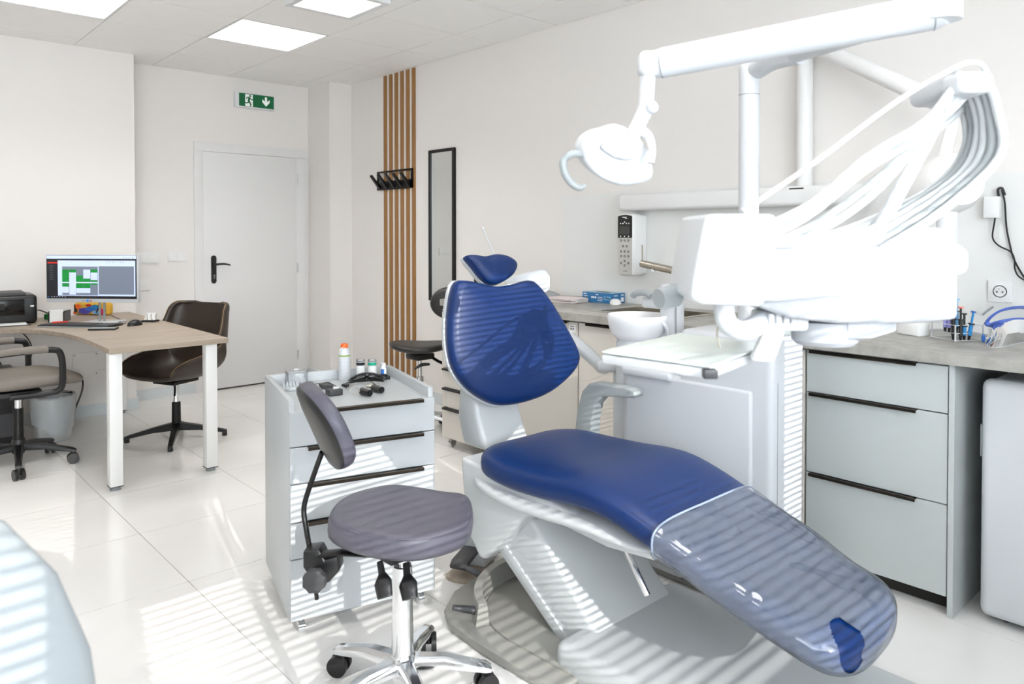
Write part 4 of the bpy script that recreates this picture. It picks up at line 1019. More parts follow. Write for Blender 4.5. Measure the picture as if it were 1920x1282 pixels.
# magnifying loupes
c = TP(690, 734)
t = thing('dental_loupes', 'pair of magnifying loupes with two black barrels on the trolley', 'loupes', (c.x, c.y, TZ), -YAW)
def lp(px, py, up): v = PZ(px, py, TZ + up) - c; v.z = up; return Matrix.Rotation(YAW, 3, 'Z') @ v
for a, b in (((678, 733), (694, 737)), ((700, 727), (716, 731))):
    A, B = lp(*a, .0135), lp(*b, .0135)
    obj('barrel', MB().cyl(A, B, .0125, .0115, 20), 'black_plastic', t)
    d = (B - A).normalized(); obj('eyepiece', MB().cyl(B, B + d * .003, .0092, n=18), 'lens_black', t)
obj('bridge', MB().rbox(-.006, .022, -.004, .012, .012, .024, .003), 'steel', t)
for k in range(2):
    ctr = lp(665 + k * 38, 732 - k * 10, .02)
    ring = [ctr + Vector((.017 * math.cos(a), .004 * math.sin(a), .013 * math.sin(a))) for a in [2 * math.pi * j / 18 for j in range(19)]]
    obj('spectacle_rim', MB().tube(ring, .0011, 6, 0, False), 'steel', t)
obj('temple', MB().tube([lp(650, 724, .02), lp(668, 705, .028), lp(690, 712, .02), lp(705, 722, .018)], .0018, 6, 5), 'black_plastic', t)
obj('temple', MB().tube([lp(650, 727, .012), lp(640, 722, .012), lp(655, 716, .014), lp(672, 712, .02)], .0018, 6, 5), 'black_plastic', t)
obj('strap_clip', MB().rbox(*(lambda v: (v.x - .012, v.x + .012, v.y - .008, v.y + .008, v.z - .006, v.z + .006))(lp(648, 722, .010)), .003), 'black_plastic', t)
# battery pack
c = TP(628, 741)
t = thing('battery_pack', 'small black battery box with coiled lead on the trolley', 'battery pack', (c.x, c.y, TZ), TA + R_(8))
obj('case', MB().rbox(-.024, .026, -.012, .032, 0, .022, .003), 'dark_grey', t)
obj('plug', MB().rbox(-.004, .018, .004, .012, .022, .027, .001), 'paper', t)
obj('lead', MB().tube([(.0, .01, .025), (-.02, .03, .032), (-.03, .05, .030), (-.01, .065, .036), (.01, .06, .03), (.012, .02, .028)], .0014, 6, 5), 'black_plastic', t)
c = TP(612, 726)
t = thing('power_adapter', 'flat dark power adapter lying behind the battery box', 'adapter', (c.x, c.y, TZ), TA)
obj('case', MB().rbox(-.022, .02, -.03, .03, 0, .014, .003), 'dark_grey', t)
obj('cord', MB().tube([(.0, .03, .008), (.01, .05, .006), (-.03, .06, .004), (-.07, .055, .004)], .0014, 6, 4), 'black_plastic', t)
# acrylic cotton box and tip stand
c = TP(556, 720)
t = thing('acrylic_box', 'clear acrylic box with white cotton inside on the trolley', 'box', (c.x, c.y, TZ), TA)
w_, d_, h_ = .036, .032, .05
f = MB()
for q in ((-w_, w_, -d_, -d_ + .002, 0, h_), (-w_, w_, d_ - .002, d_, 0, h_), (-w_, -w_ + .002, -d_, d_, 0, h_), (w_ - .002, w_, -d_, d_, 0, h_), (-w_, w_, -d_, d_, 0, .002)): f.box(*q)
obj('walls', f, 'acrylic', t, smooth=0)
ld = obj('lid', MB().rbox(-w_ - .002, w_ + .002, -d_ - .002, d_ + .002, h_, h_ + .004, .001), 'acrylic', t)
obj('lid_knob', MB().rbox(-.008, .008, -.003, .003, h_ + .004, h_ + .009, .001), 'white_plastic', ld)
cot = MB(); random.seed(3)
for k in range(16): cot.sphere((random.uniform(.0, .024), random.uniform(-.022, .022), .010 + random.uniform(0, .022)), .009, 8, 6)
co = obj('cotton', cot, 'paper', t); co['kind'] = 'stuff'
c = TP(545, 731)
t = thing('tip_stand', 'clear block of upright white applicator tips on the trolley', 'tip holder', (c.x, c.y, TZ), TA)
obj('block', MB().rbox(-.032, .032, -.022, .022, 0, .012, .002), 'acrylic', t)
for i in range(5):
    for j in range(3): obj('applicator_tip', MB().cyl((-.024 + i * .012, -.014 + j * .014, .010), (-.024 + i * .012, -.014 + j * .014, .026 + .004 * ((i + j) % 3)), .0022, .0008, 6), 'white_plastic', t)

# ------------------------------------------------------------------ five-star bases and casters
def caster(parent, p, r, wd, m, ang):
    d = Vector((math.cos(ang), math.sin(ang), 0)); p = Vector(p)
    off = d.cross(Vector((0, 0, 1))) * (r * .5)
    ax = Vector((-d.y, d.x, 0))
    ax = Vector((math.cos(ang + 1.9), math.sin(ang + 1.9), 0))
    w1 = MB()
    for s in (-1, 1): w1.cyl(p + ax * (s * wd * .35) + Vector((0, 0, r)), p + ax * (s * wd) + Vector((0, 0, r)), r, n=20)
    cs_ = obj('caster', w1, m, parent, world=True)
    obj('caster_hood', MB().cyl(p + Vector((0, 0, r)), p + Vector((0, 0, 2 * r + .008)), r * .42, r * .5, 12), 'black_plastic', cs_, world=True)
    return cs_
def star(parent, c, rad, a0, n, zh, ze, m, cm, wh=.018, we=.012, cr=.027, th=.016):
    c = Vector(c)
    for k in range(n):
        a = a0 + 2 * math.pi * k / n; d = Vector((math.cos(a), math.sin(a), 0)); s = Vector((-d.y, d.x, 0))
        rings = []
        for u, w_, z, h_ in ((.02, wh, zh, th * 1.5), (.5, (wh + we) / 2, (zh + ze) / 2 + .012, th * 1.2), (.86, we, ze + .008, th), (1.0, we * 1.1, ze + .002, th * .8), (1.06, we * .8, ze - .004, th * .5)):
            p = c + d * (rad * u)
            rings.append([Vector((p.x, p.y, 0)) + s * (sx * w_) + Vector((0, 0, z + sz * h_)) for sx, sz in ((-1, -.8), (1, -.8), (1, .3), (.6, .8), (-.6, .8), (-1, .3))])
        obj('base_arm', MB().loft(rings), m, parent, world=True, smooth=40)
        if cm: caster(parent, c + d * rad, cr, cr * .8, cm, a)
# ------------------------------------------------------------------ front stool
SC = Vector((1.165, 1.725, 0))
st = thing('saddle_stool', 'grey leather operator stool with chrome base in front of the trolley', 'stool', SC)
star(st, SC, .235, R_(36), 5, .105, .074, 'chrome', 'black_plastic', .024, .017, .030, .016)
obj('hub', MB().lathe([(.03, .07), (.04, .085), (.04, .115), (.032, .13)], (SC.x, SC.y, 0), 28), 'chrome', st, world=True)
obj('gas_column', MB().lathe([(.031, .11), (.029, .30), (.027, .375), (.024, .378)], (SC.x, SC.y, 0), 28), 'chrome', st, world=True)
obj('gas_piston', MB().cyl((SC.x, SC.y, .37), (SC.x, SC.y, .44), .014, n=16), 'chrome', st, world=True)
obj('seat_plate', MB().rbox(SC.x - .09, SC.x + .09, SC.y - .08, SC.y + .08, .425, .441, .003), 'black_metal', st, world=True)
so = [(614, 975), (628, 944), (660, 924), (700, 912), (740, 907), (790, 913), (835, 921), (868, 925), (884, 938), (887, 962), (876, 985), (840, 1000), (790, 1011), (740, 1012), (690, 1005), (645, 993)]
pts = closed_smooth([PZ(*p, .508) for p in so], 3)
ctr = sum(pts, Vector()) / len(pts); ctr.z = 0
rings = []
for s_, z in ((.80, .442), (.93, .446), (.985, .458), (1.0, .478), (.995, .496), (.975, .506), (.93, .511), (.80, .510), (.55, .506), (.28, .503), (.03, .502)):
    rings.append([Vector((ctr.x + (p.x - ctr.x) * s_, ctr.y + (p.y - ctr.y) * s_, z + (.018 * s_ * s_ * max(0, (p - ctr).normalized().x) ** 3 if z > .47 else 0))) for p in pts])
obj('seat', MB().loft(rings), 'grey_leather', st, world=True, smooth=70)
obj('seat_seam', MB().tube([p_ + Vector((0, 0, .0)) for p_ in rings[5]] + [rings[5][0]], .0016, 6, 0, False), 'grey_leather', st, world=True)
# backrest of the front stool, seen almost edge on
bc = P(604, 797, 2.10)
fc = Vector((.955, -.295, 0)).normalized()
tg = Vector((-fc.y, fc.x, 0))
upv = (Vector((0, 0, 1)) - fc * .42).normalized(); nn = tg.cross(upv).normalized()
if nn.dot(fc) < 0: nn = -nn
out = [(math.copysign(abs(math.cos(a)) ** .8, math.cos(a)) * .165, math.copysign(abs(math.sin(a)) ** .85, math.sin(a)) * .125) for a in [2 * math.pi * k / 40 for k in range(40)]]
def ring_(sc, off): return [bc + tg * (x * sc) + upv * (y * sc) + nn * (off + .45 * (x * sc) ** 2 * 1.6) for x, y in out]
obj('backrest', MB().loft([ring_(.93, -.018), ring_(.99, -.010), ring_(1.0, .004), ring_(.985, .018), ring_(.93, .028), ring_(.7, .033), ring_(.35, .034), ring_(.03, .034)]), 'grey_leather', st, world=True, smooth=70)
obj('backrest_shell', MB().loft([ring_(.985, -.012), ring_(.96, -.020), ring_(.85, -.026), ring_(.5, -.030), ring_(.03, -.031)]), 'black_plastic', st, world=True, smooth=70)
rp = [bc + upv * -.07 + nn * -.03, P(585, 900, 2.13), P(570, 950, 2.13), P(574, 990, 2.12), P(582, 1035, 2.12)]
obj('backrest_rod', MB().tube(rp, .0075, 10, 4), 'black_metal', st, world=True)
kb = P(600, 1055, 2.10)
obj('bracket', MB().prism([(-.040, .045), (.005, .05), (.02, .02), (.055, .03), (.062, -.01), (.03, -.045), (-.02, -.03), (-.040, .0)], -.03, .03, 'y', r=.005, M=Matrix.Translation(kb) @ Matrix.Rotation(-YAW, 4, 'Z')), 'black_plastic', st, world=True)
obj('bracket_plate', MB().tube([P(578, 1040, 2.11), P(640, 1035, 2.06), P(700, 1038, 2.04), P(745, 1048, 2.05)], .022, 10, 0, True, .35), 'black_metal', st, world=True)
kn = P(590, 1088, 2.02)
obj('adjust_knob', MB().prism([((.034 if k % 2 else .030) * math.cos(k * math.pi / 8), (.034 if k % 2 else .030) * math.sin(k * math.pi / 8)) for k in range(16)], -.012, .012, 'y', r=.003, M=Matrix.Translation(kn) @ Matrix.Rotation(-YAW, 4, 'Z')), 'dark_grey', st, world=True)
obj('knob_bolt', MB().cyl(kn, P(594, 1122, 2.04), .006, n=10), 'black_metal', st, world=True)
for dx, y0 in ((0, 1052), (47, 1055)):
    obj('lever_paddle', MB().tube([P(712 + dx * 1.05, y0, 2.0), P(716 + dx, y0 + 22, 1.98), P(718 + dx, y0 + 40, 1.96), P(722 + dx, y0 + 68, 1.94)], [.009, .010, .025, .021], 12, 4, True, .45, (CF.x, CF.y, 0)), 'black_plastic', st, world=True)

# ------------------------------------------------------------------ rear stool (black) beside the pedestal
S2 = Vector((2.86, 4.02, 0))
s2 = thing('saddle_stool', 'black saddle stool with chrome column behind the dental chair', 'stool', S2)
star(s2, S2, .22, R_(10), 5, .10, .07, 'chrome', 'black_plastic', .02, .014, .027, .014)
obj('gas_column', MB().lathe([(.026, .08), (.024, .36), (.022, .362)], (S2.x, S2.y, 0), 24), 'chrome', s2, world=True)
obj('gas_piston', MB().cyl((S2.x, S2.y, .36), (S2.x, S2.y, .50), .013, n=14), 'chrome', s2, world=True)
obj('mechanism', MB().rbox(S2.x - .07, S2.x + .07, S2.y - .07, S2.y + .07, .475, .515, .01), 'black_plastic', s2, world=True)
obj('lever', MB().tube([P(805, 683, 4.75), P(790, 684, 4.72), P(777, 692, 4.70)], [.008, .012, .006], 8, 3), 'black_plastic', s2, world=True)
rings = []
for u in [k / 14 for k in range(15)]:
    x = -.20 + .40 * u; hw = .17 * math.sqrt(max(0.02, 1 - (2 * u - 1) ** 2)) * 1.1
    rings.append([S2 + (CR * (x)) + CF.cross(Vector((0, 0, 1))).cross(Vector((0, 0, 1))).normalized() * (-hw * px) + Vector((0, 0, .555 + .030 * pz * (.5 + .5 * math.sqrt(max(0, 1 - (2 * u - 1) ** 4))) + .022 * (2 * u - 1) ** 2 - .01 * (1 - px * px) * (pz > 0))) for px, pz in [(math.copysign(abs(math.cos(a)) ** .7, math.cos(a)), math.copysign(abs(math.sin(a)) ** .7, math.sin(a))) for a in [2 * math.pi * k / 20 for k in range(20)]]])
obj('seat', MB().loft(rings), 'black_leather', s2, world=True, smooth=70)
bc2 = P(846, 568, 4.72)
o2 = [(math.cos(a) * .135, math.sin(a) * .105) for a in [2 * math.pi * k / 28 for k in range(28)]]
ux = CR; fy = Vector((CF.x, CF.y, 0)).normalized()
rr = lambda s_, o_: [bc2 + ux * (x * s_) + Vector((0, 0, z * s_)) + fy * (o_) for x, z in o2]
obj('backrest', MB().loft([rr(.03, -.032), rr(.6, -.030), rr(.92, -.022), rr(1, 0), rr(.92, .02), rr(.5, .028), rr(.03, .03)]), 'black_leather', s2, world=True, smooth=70)
obj('backrest_rod', MB().tube([bc2 + fy * .02, bc2 + fy * .05 + Vector((0, 0, -.15)), bc2 + fy * .05 + Vector((0, 0, -.40)), Vector((S2.x + .05, S2.y + .0, .50))], .010, 10, 4), 'black_metal', s2, world=True)
# ------------------------------------------------------------------ desk
DZT = .73
desk = thing('desk', 'L-shaped wood-look desk with rounded inner corner and white legs', 'desk', (1.3, 5.0, 0))
inner = smooth_tab([(1.008, 4.06), (1.012, 4.40), (1.006, 4.66), (.966, 4.97), (.87, 5.22), (.73, 5.34), (.45, 5.38)], 5)
poly = [(1.604, 4.06), (1.606, 5.912)] + [(-1.0, 5.912), (-1.0, 5.385)] + [tuple(p) for p in inner[::-1]]
obj('desk_top', MB().prism(poly, DZT - .028, DZT, 'z', r=.002, seg=1), 'desk_top', desk, world=True)
for x, y in ((1.05, 4.105), (1.525, 4.095), (1.54, 5.86), (-.9, 5.45), (-.9, 5.86)):
    lg = obj('leg', MB().rbox(x - .030, x + .030, y, y + .06, .020, DZT - .028, .003), 'desk_leg', desk, world=True)
    obj('leg_cap', MB().box(x - .031, x + .031, y - .001, y + .061, .018, .023), 'rubber', lg, world=True, smooth=0)
    obj('foot', MB().cyl((x, y + .03, 0), (x, y + .03, .018), .026, .022, 18), 'grey_plastic', lg, world=True)

# ------------------------------------------------------------------ monitor
md = 4.72
a, b = P(86, 477, md + .05), P(257, 478, md - .02)
A2, B2 = P(86, 571, md + .05), P(257, 563, md - .02)
ux = (b - a); wdt = math.hypot(ux.x, ux.y); ang = math.atan2(ux.y, ux.x)
zt = (a.z + b.z) / 2; zb_ = (A2.z + B2.z) / 2; mc = (a + b) / 2
mon = thing('monitor', 'flat computer monitor showing a green appointment calendar', 'monitor', (mc.x, mc.y, DZT), ang)
hh = zt - zb_; zo = zb_ - DZT
obj('casing', MB().rbox(-wdt / 2, wdt / 2, 0, .035, zo, zo + hh, .004), 'white_plastic', mon)
scr = obj('screen', MB().box(-wdt / 2 + .004, wdt / 2 - .004, -.0012, .001, zo + .024, zo + hh - .003), 'screen_dark', mon, smooth=0)
sx0, sx1, sz0, sz1 = -wdt / 2 + .006, wdt / 2 - .006, zo + .028, zo + hh - .005
def scm(u0, u1, v0, v1, m, name, d=.0008):
    return obj(name, MB().box(sx0 + (sx1 - sx0) * u0, sx0 + (sx1 - sx0) * u1, -.0012 - d, -.0010, sz1 - (sz1 - sz0) * v1, sz1 - (sz1 - sz0) * v0), m, scr, smooth=0)
scm(0, 1, .0, .075, 'screen_light', 'browser_bar')
scm(.01, .125, .155, .19, 'screen_red', 'menu_mark')
for k in range(9): scm(.03, .075, .24 + k * .04, .245 + k * .04, 'screen_grey', 'menu_line')
scm(.125, .99, .115, .95, 'screen_light', 'page')
scm(.175, .575, .26, .935, 'screen_grey', 'calendar', .0012)
scm(.585, .975, .25, .91, 'screen_grey', 'calendar', .0012)
for q in ((.175, .25, .33, .62), (.255, .33, .33, .40), (.333, .41, .47, .62), (.413, .49, .545, .615), (.495, .57, .325, .40), (.495, .57, .58, .61), (.175, .25, .66, .735), (.333, .41, .65, .77), (.413, .49, .65, .765), (.495, .57, .65, .685)):
    scm(*q, 'screen_green', 'appointment_block', .0018)
for q in ((.255, .33, .40, .92), (.413, .49, .33, .54), (.495, .57, .40, .575), (.175, .25, .735, .88), (.333, .49, .77, .88)): scm(*q, 'screen_light', 'free_slot', .0016)
scm(.175, .575, .625, .648, 'screen_light', 'divider_line', .0017)
scm(.01, .02, .965, .985, 'screen_blue', 'taskbar_icon')
for k in range(6): scm(.05 + k * .03, .06 + k * .03, .968, .983, 'screen_light', 'taskbar_icon')
for u in (.86, .89, .92, .96): scm(u, u + .008, .045, .055, 'screen_dark', 'bar_icon', .0012)
for u in (.67, .70, .74, .82, .85): scm(u, u + .012, .145, .155, 'screen_grey', 'bar_icon', .0012)
obj('energy_sticker', MB().box(-.035, -.02, -.001, .0, zo + .004, zo + .018), 'screen_blue', mon, smooth=0)
obj('maker_mark', MB().box(-.065, -.045, -.001, .0, zo + .008, zo + .014), 'grey_plastic', mon, smooth=0)
obj('maker_mark', MB().box(-.012, .002, -.001, .0, zo + .006, zo + .012), 'red', mon, smooth=0)
for x in (.030, .062): obj('stand_post', MB().rbox(x - .006, x + .006, .030, .042, .008, zo + .1, .002), 'grey_plastic', mon)
obj('stand_base', MB().rbox(-.06, .15, -.05, .14, 0, .010, .003), 'white_plastic', mon)
# colourful pencil case behind the monitor
c = PZ(172, 590, DZT)
t = thing('pencil_case', 'colourful patterned pencil case standing behind the monitor stand', 'pencil case', (c.x, c.y, DZT), ang)
cs_ = obj('body', MB().rbox(-.15, .15, -.03, .03, .001, .088, .022, 4), 'yellow', t)
random.seed(11)
for k, (x, z, rx, rz_, m) in enumerate(((-.11, .045, .03, .03, 'brown_leather'), (-.08, .06, .022, .018, 'orange'), (-.03, .03, .05, .022, 'violet'), (.02, .045, .045, .016, 'label_blue'), (.05, .06, .035, .014, 'syringe_blue'), (.0, .07, .022, .01, 'red'), (.10, .028, .03, .022, 'pink'), (.115, .06, .02, .016, 'yellow'), (-.12, .015, .025, .01, 'orange'), (.06, .02, .03, .012, 'glove_light'))):
    y = -.0305 - .0004 * (k + 1)
    obj('print_patch', MB().prism([(x + rx * math.cos(a) * (1 + .18 * math.sin(5 * a + k)), z + rz_ * math.sin(a)) for a in [2 * math.pi * j / 22 for j in range(22)]], y, y + .0006, 'y'), m, cs_, smooth=0)
obj('zip_loop', MB().tube([(.085, -.033, .085), (.075, -.036, .05), (.06, -.036, .02)], .004, 6, 3), 'black_plastic', t)
# card / paper holder
c = PZ(112, 603, DZT)
t = thing('paper_holder', 'black mesh holder filled with white note paper beside the printer', 'paper holder', (c.x, c.y, DZT), ang + R_(15))
for x in (-.045, .045):
    obj('mesh_side', MB().tube([(x, -.05, .002), (x, -.05, .062), (x, -.042, .07), (x, .05, .07)], .004, 6, 0), 'black_metal', t)
obj('mesh_panel', MB().box(.044, .046, -.048, .05, .004, .068), 'rubber', t, smooth=0)
obj('mesh_panel', MB().box(-.046, -.044, -.048, .05, .004, .068), 'rubber', t, smooth=0)
obj('paper_block', MB().rbox(-.042, .042, -.045, .045, .001, .085, .001, 1), 'paper', t)
# printer
c = PZ(40, 608, DZT)
t = thing('printer', 'black desktop printer with an open paper tray on the desk', 'printer', (.77, 5.70, DZT), R_(-4))
obj('body', MB().rbox(-.30, .205, -.15, .15, .001, .185, .025, 4), 'black_plastic', t)
obj('top_cover', MB().rbox(-.29, .145, -.145, .145, .180, .200, .006, 2), 'dark_grey', t)
obj('front_panel', MB().rbox(-.28, .135, -.158, -.148, .06, .16, .004, 2), 'ceramic_black', t)
obj('front_slot', MB().rbox(-.20, .03, -.160, -.156, .095, .135, .003, 2), 'dark_void', t)
obj('power_button', MB().rbox(.165, .185, -.156, -.150, .108, .118, .002, 2), 'paper', t)
ot = obj('output_tray', MB().box(-.25, .14, -.24, -.145, .004, .012), 'paper', t, smooth=0)
obj('tray_stop', MB().rbox(-.09, -.03, -.245, -.215, .004, .022, .003), 'grey_plastic', ot)
obj('tray_edge', MB().box(-.255, .16, -.244, -.238, .001, .006), 'black_plastic', t, smooth=0)
cbl = [PZ(86, 592, DZT + .04), PZ(100, 590, DZT + .05), PZ(115, 592, DZT + .03)]
tag(obj('printer_cable', MB().tube([(.96, 5.74, .80), (1.02, 5.80, .79), (1.08, 5.83, .76), (1.12, 5.86, .735)], .004, 6, 4), 'black_plastic'), 'black cable looping out beside the printer', 'cable')
c = PZ(84, 600, DZT)
tag(obj('tape_roll', MB().lathe([(.02, .0), (.03, .004), (.03, .034), (.02, .038)], (c.x + .03, c.y + .02, DZT + .001), 20), 'green_dark'), 'small dark green tub behind the printer', 'tub')
# laptop-like keyboard
k0, k1, k2, k3 = (PZ(*q, DZT + .008) for q in ((76, 613), (101, 604), (222, 605), (206, 615)))
kc_ = (k0 + k1 + k2 + k3) / 4
d_ = (k3 - k0); ka = math.atan2(d_.y, d_.x)
t = thing('keyboard', 'flat black computer keyboard below the monitor', 'keyboard', (kc_.x, kc_.y, DZT), ka)
obj('case', MB().rbox(-.23, .23, -.075, .075, .001, .014, .003), 'black_plastic', t)
obj('edge', MB().box(-.23, .23, -.077, -.074, .001, .008), 'grey_plastic', t, smooth=0)
for r in range(5):
    for k in range(14): obj('key', MB().box(-.22 + k * .0235, -.20 + k * .0235, -.065 + r * .026, -.043 + r * .026, .014, .017), 'dark_grey', t, smooth=0)
    for k in range(4): obj('key', MB().box(.125 + k * .0235, .145 + k * .0235, -.065 + r * .026, -.043 + r * .026, .014, .017), 'rubber', t, smooth=0)
p0 = PZ(97, 605, DZT + .02); p1 = PZ(128, 603, DZT + .02)
tag(obj('pen', MB().cyl(p0, p1, .006, n=8), 'red'), 'red pen lying on the keyboard', 'pen')
c = PZ(194, 618, DZT)
t = thing('phone', 'black smartphone lying on the desk edge', 'phone', (c.x, c.y, DZT), ang + R_(18))
obj('body', MB().rbox(-.075, .075, -.038, .038, .001, .011, .004), 'black_plastic', t)
obj('screen', MB().box(-.070, .070, -.034, .034, .011, .0115), 'grey_plastic', t, smooth=0)
c = PZ(253, 610, DZT)
t = thing('computer_mouse', 'black computer mouse with cord on the desk', 'mouse', (c.x, c.y, DZT), R_(30))
obj('body', MB().sphere((0, 0, .002), .034, 18, 10, (1.6, .95, 1.05)), 'black_plastic', t)
q = [PZ(*v, DZT + .004) for v in ((236, 606), (225, 607), (228, 600), (222, 597), (208, 591))]
obj('cord', MB().tube(q, .002, 6, 4), 'black_plastic', t, world=True)
c = PZ(282, 603, DZT)
t = thing('card_holder', 'small black wire card holder with white cards on the desk', 'card holder', (c.x, c.y, DZT), ang)
obj('base', MB().rbox(-.045, .045, -.03, .03, .001, .012, .002), 'black_plastic', t)
obj('cards', MB().box(-.035, .03, -.004, .012, .004, .06, Matrix.Rotation(R_(-22), 4, 'X')), 'paper', t, smooth=0)
for x in (-.03, 0.0, .03): obj('wire', MB().tube([(x - .012, .0, .012), (x, .01, .05), (x + .012, .0, .012)], .0018, 6, 0), 'steel', t)

# ------------------------------------------------------------------ brown shell chair
BC = Vector((1.60, 4.90, 0)); fa = R_(205)             # faces -X towards the desk
t = thing('shell_chair', 'brown leather shell chair on a black four-foot base by the desk', 'chair', BC, fa)
# local frame: +x forward
rings = []
def shell_pt(u, v):
    "u: 0 front edge of seat .. 1 top of back; v: -1..1 across"
    prof = smooth_tab([(.235, .425), (.20, .412), (.05, .395), (-.10, .395), (-.185, .43), (-.225, .52), (-.25, .65), (-.275, .80), (-.283, .845)], 4)
    i = u * (len(prof) - 1); k = min(int(i), len(prof) - 2); f = i - k
    x = prof[k][0] * (1 - f) + prof[k + 1][0] * f; z = prof[k][1] * (1 - f) + prof[k + 1][1] * f
    w = interp([(0, .20), (.2, .235), (.5, .262), (.7, .262), (.9, .225), (.97, .19), (1.0, .15)], u)[0]
    up = interp([(0, .02), (.2, .13), (.45, .20), (.6, .14), (.8, .04), (1, .0)], u)[0]
    fw = interp([(0, 0), (.45, .02), (.65, .14), (.85, .11), (1, .05)], u)[0]
    s = abs(v) ** 2.6
    return (x + fw * s, w * math.sin(v * math.pi / 2 * .98), z + up * s)
N, K = 34, 24
g_in = [[shell_pt(i / N, -1 + 2 * k / K) for k in range(K + 1)] for i in range(N + 1)]
obj('shell', MB().loft(g_in, False, False), 'brown_leather', t, smooth=80, solid=.022)
rimp = [shell_pt(i / N, 1) for i in range(N + 1)]
obj('rim_stitching', MB().tube([(x, y + .004, z + .004) for x, y, z in rimp], .0022, 5, 0), 'stitch', t)
obj('rim_stitching', MB().tube([(x, -y - .004, z + .004) for x, y, z in rimp], .0022, 5, 0), 'stitch', t)
obj('seat_plate', MB().rbox(-.10, .10, -.09, .09, .362, .385, .006), 'black_metal', t)
obj('gas_piston', MB().cyl((0, 0, .22), (0, 0, .365), .0155, n=16), 'chrome', t)
obj('column_sleeve', MB().lathe([(.026, .075), (.028, .10), (.026, .235), (.02, .238)], n=20), 'black_metal', t)
obj('height_lever', MB().tube([(.03, .02, .365), (.12, .12, .345), (.17, .17, .325)], .006, 8, 3), 'black_metal', t)
for k in range(4):
    a = R_(90 * k + 40)
    d = Vector((math.cos(a), math.sin(a), 0)); s = Vector((-d.y, d.x, 0))
    rg = [[d * r + s * (sx * w_) + Vector((0, 0, z + sz * h_)) for sx, sz in ((-1, -1), (1, -1), (1, 1), (-1, 1))] for r, w_, z, h_ in ((0, .022, .085, .026), (.14, .017, .065, .015), (.27, .013, .035, .010), (.30, .013, .026, .009))]
    l = obj('base_arm', MB().loft(rg), 'black_metal', t)
    obj('glide', MB().cyl(d * .285, d * .285 + Vector((0, 0, .022)), .016, n=12), 'black_plastic', l)

# ------------------------------------------------------------------ office chair at the left edge
OC = Vector((.755, 4.90, 0))
oc = thing('office_chair', 'taupe office chair with armrests on a black five-star base', 'office chair', OC)
star(oc, OC, .27, R_(-27), 5, .115, .078, 'black_plastic', 'black_plastic', .024, .015, .030, .016)
obj('hub', MB().lathe([(.03, .08), (.036, .10), (.034, .15), (.03, .16)], (OC.x, OC.y, 0), 20), 'black_plastic', oc, world=True)
obj('column_sleeve', MB().cyl((OC.x, OC.y, .12), (OC.x, OC.y, .33), .026, n=18), 'black_metal', oc, world=True)
obj('gas_piston', MB().cyl((OC.x, OC.y, .33), (OC.x, OC.y, .43), .0165, n=16), 'chrome', oc, world=True)
obj('mechanism', MB().rbox(OC.x - .10, OC.x + .10, OC.y - .09, OC.y + .09, .405, .435, .006), 'black_metal', oc, world=True)
oa = R_(8)
OM = Matrix.Translation(OC) @ Matrix.Rotation(oa, 4, 'Z')       # seat faces +x here
rings = []
for x, z, hw, hh in smooth_tab([(-.24, .50, .15, .02), (-.22, .50, .20, .035), (-.1, .495, .235, .042), (.08, .495, .24, .044), (.18, .49, .235, .04), (.255, .478, .20, .032), (.275, .472, .16, .016)], 4):
    rings.append([OM @ Vector((x, p[0], p[2])) for p in superring(0, 0, z, hw, hh, 28, 2.8, .004)])
obj('seat', MB().loft(rings), 'taupe_fabric', oc, world=True, smooth=80)
for s in (-1, 1):
    y = s * .265
    pth = [OM @ Vector(q) for q in ((-.10, y * .8, .435), (.06, y * .9, .435), (.125, y, .455), (.135, y, .55), (.125, y, .645), (.085, y, .672), (-.05, y, .676), (-.20, y, .672))]
    ar_ = obj('armrest', MB().tube(pth, .017, 10, 5, True, 1.0), 'black_plastic', oc, world=True)
    obj('arm_pad', MB().tube([OM @ Vector(q) for q in ((.06, y, .679), (-.06, y, .682), (-.20, y, .678))], .021, 12, 3), 'taupe_fabric', ar_, world=True)
bk = []
for z, x, hw in ((.56, -.26, .19), (.62, -.275, .215), (.75, -.29, .225), (.88, -.31, .21), (.95, -.325, .17)):
    bk.append([OM @ Vector((x + dx * .028, hw * yy_, z)) for yy_, dx in [(math.copysign(abs(math.cos(a)) ** .7, math.cos(a)), math.sin(a)) for a in [2 * math.pi * k / 24 for k in range(24)]]])
obj('backrest', MB().loft(bk), 'taupe_fabric', oc, world=True, smooth=80)
obj('back_bar', MB().tube([OM @ Vector(q) for q in ((-.10, 0, .42), (-.27, 0, .44), (-.315, 0, .55), (-.325, 0, .72))], .020, 10, 4, True, .5), 'black_metal', oc, world=True)
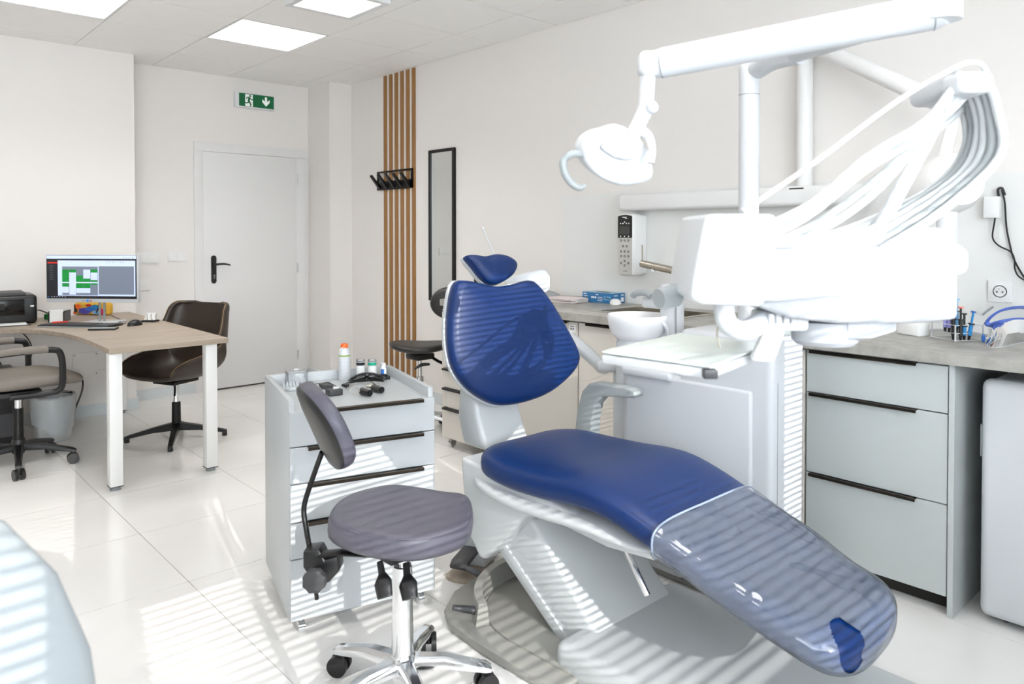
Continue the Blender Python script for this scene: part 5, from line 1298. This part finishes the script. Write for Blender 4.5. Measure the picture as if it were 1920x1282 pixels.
# ------------------------------------------------------------------ waste bin
wb_c = PZ(97, 822, 0); wb_c = Vector((1.02, 5.42, 0))
t = thing('waste_bin', 'metal waste bin lined with a clear plastic bag under the desk', 'bin', wb_c)
obj('bin', MB().lathe([(.095, .0), (.10, .004), (.118, .27), (.116, .27), (.098, .008), (.003, .008)], n=32), 'bin_side', t)
obj('rim', MB().tube([(.118 * math.cos(a), .118 * math.sin(a), .272) for a in [2 * math.pi * k / 32 for k in range(33)]], .004, 8, 0, False), 'chrome', t)
random.seed(5)
rings = []
for j, (z, r) in enumerate(((.282, .110), (.286, .122), (.270, .128), (.225, .126), (.15, .120), (.08, .114))):
    rings.append([((r + .003 * math.sin(7 * a + j) + random.uniform(0, .003)) * math.cos(a), (r + .003 * math.sin(7 * a + j) + random.uniform(0, .003)) * math.sin(a), z + (.03 * math.sin(2 * a + 1) if j > 2 else 0) + random.uniform(-.004, .004)) for a in [2 * math.pi * k / 40 for k in range(40)]])
obj('bag', MB().loft(rings, False), 'bag_film', t, smooth=80)
# ------------------------------------------------------------------ computer tower and cables under the desk
t = thing('computer_tower', 'black computer tower under the desk behind the office chair', 'computer', (.74, 5.62, 0))
obj('case', MB().rbox(.66, .86, 5.42, 5.85, .012, .44, .006), 'black_plastic', t, world=True)
obj('front_grille', MB().box(.72, .83, 5.416, 5.421, .06, .20), 'dark_grey', t, world=True, smooth=0)
for x in (.69, .83):
    for y in (5.46, 5.80): obj('foot', MB().cyl((x, y, 0), (x, y, .014), .012, n=10), 'black_plastic', t, world=True)
for k, (pts, lb) in enumerate((([(.72, 5.86, .70), (.74, 5.85, .55), (.78, 5.80, .50), (.83, 5.87, .40)], 'thin black cable hanging below the desk top, loop nearest the tower'), ([(.86, 5.88, .70), (.95, 5.88, .62), (.99, 5.89, .52), (.96, 5.89, .40), (.88, 5.87, .30)], 'thin black cable hanging below the desk top, nearest the bin'))):
    tag(obj('desk_cable', MB().tube(pts, .004, 6, 5), 'black_plastic'), lb, 'cable')
# ------------------------------------------------------------------ pale chair back close to the camera, lower left
fcz = .76
pc = thing('side_chair', 'pale grey chair close to the camera in the lower left corner', 'chair', (.11, .95, 0), R_(10))
bk = []
for z, hw, yo in ((.40, .225, .0), (.50, .235, .008), (.65, .235, .015), (.80, .222, .03), (.90, .19, .04), (.975, .14, .05), (1.015, .07, .055), (1.022, .02, .056)):
    bk.append([(hw * cx_ - .10, yo + .03 * sy_, z) for cx_, sy_ in [(math.copysign(abs(math.cos(a)) ** .7, math.cos(a)), math.sin(a)) for a in [2 * math.pi * k / 28 for k in range(28)]]])
obj('backrest', MB().loft(bk), 'pale_grey', pc, smooth=80)
obj('seat', MB().rbox(-.33, .13, .0, .44, .40, .46, .02, 3), 'pale_grey', pc)
for x in (-.30, .10):
    for y in (.03, .40): obj('leg', MB().cyl((x, y, 0), (x, y, .41), .014, .018, 12), 'chrome', pc)
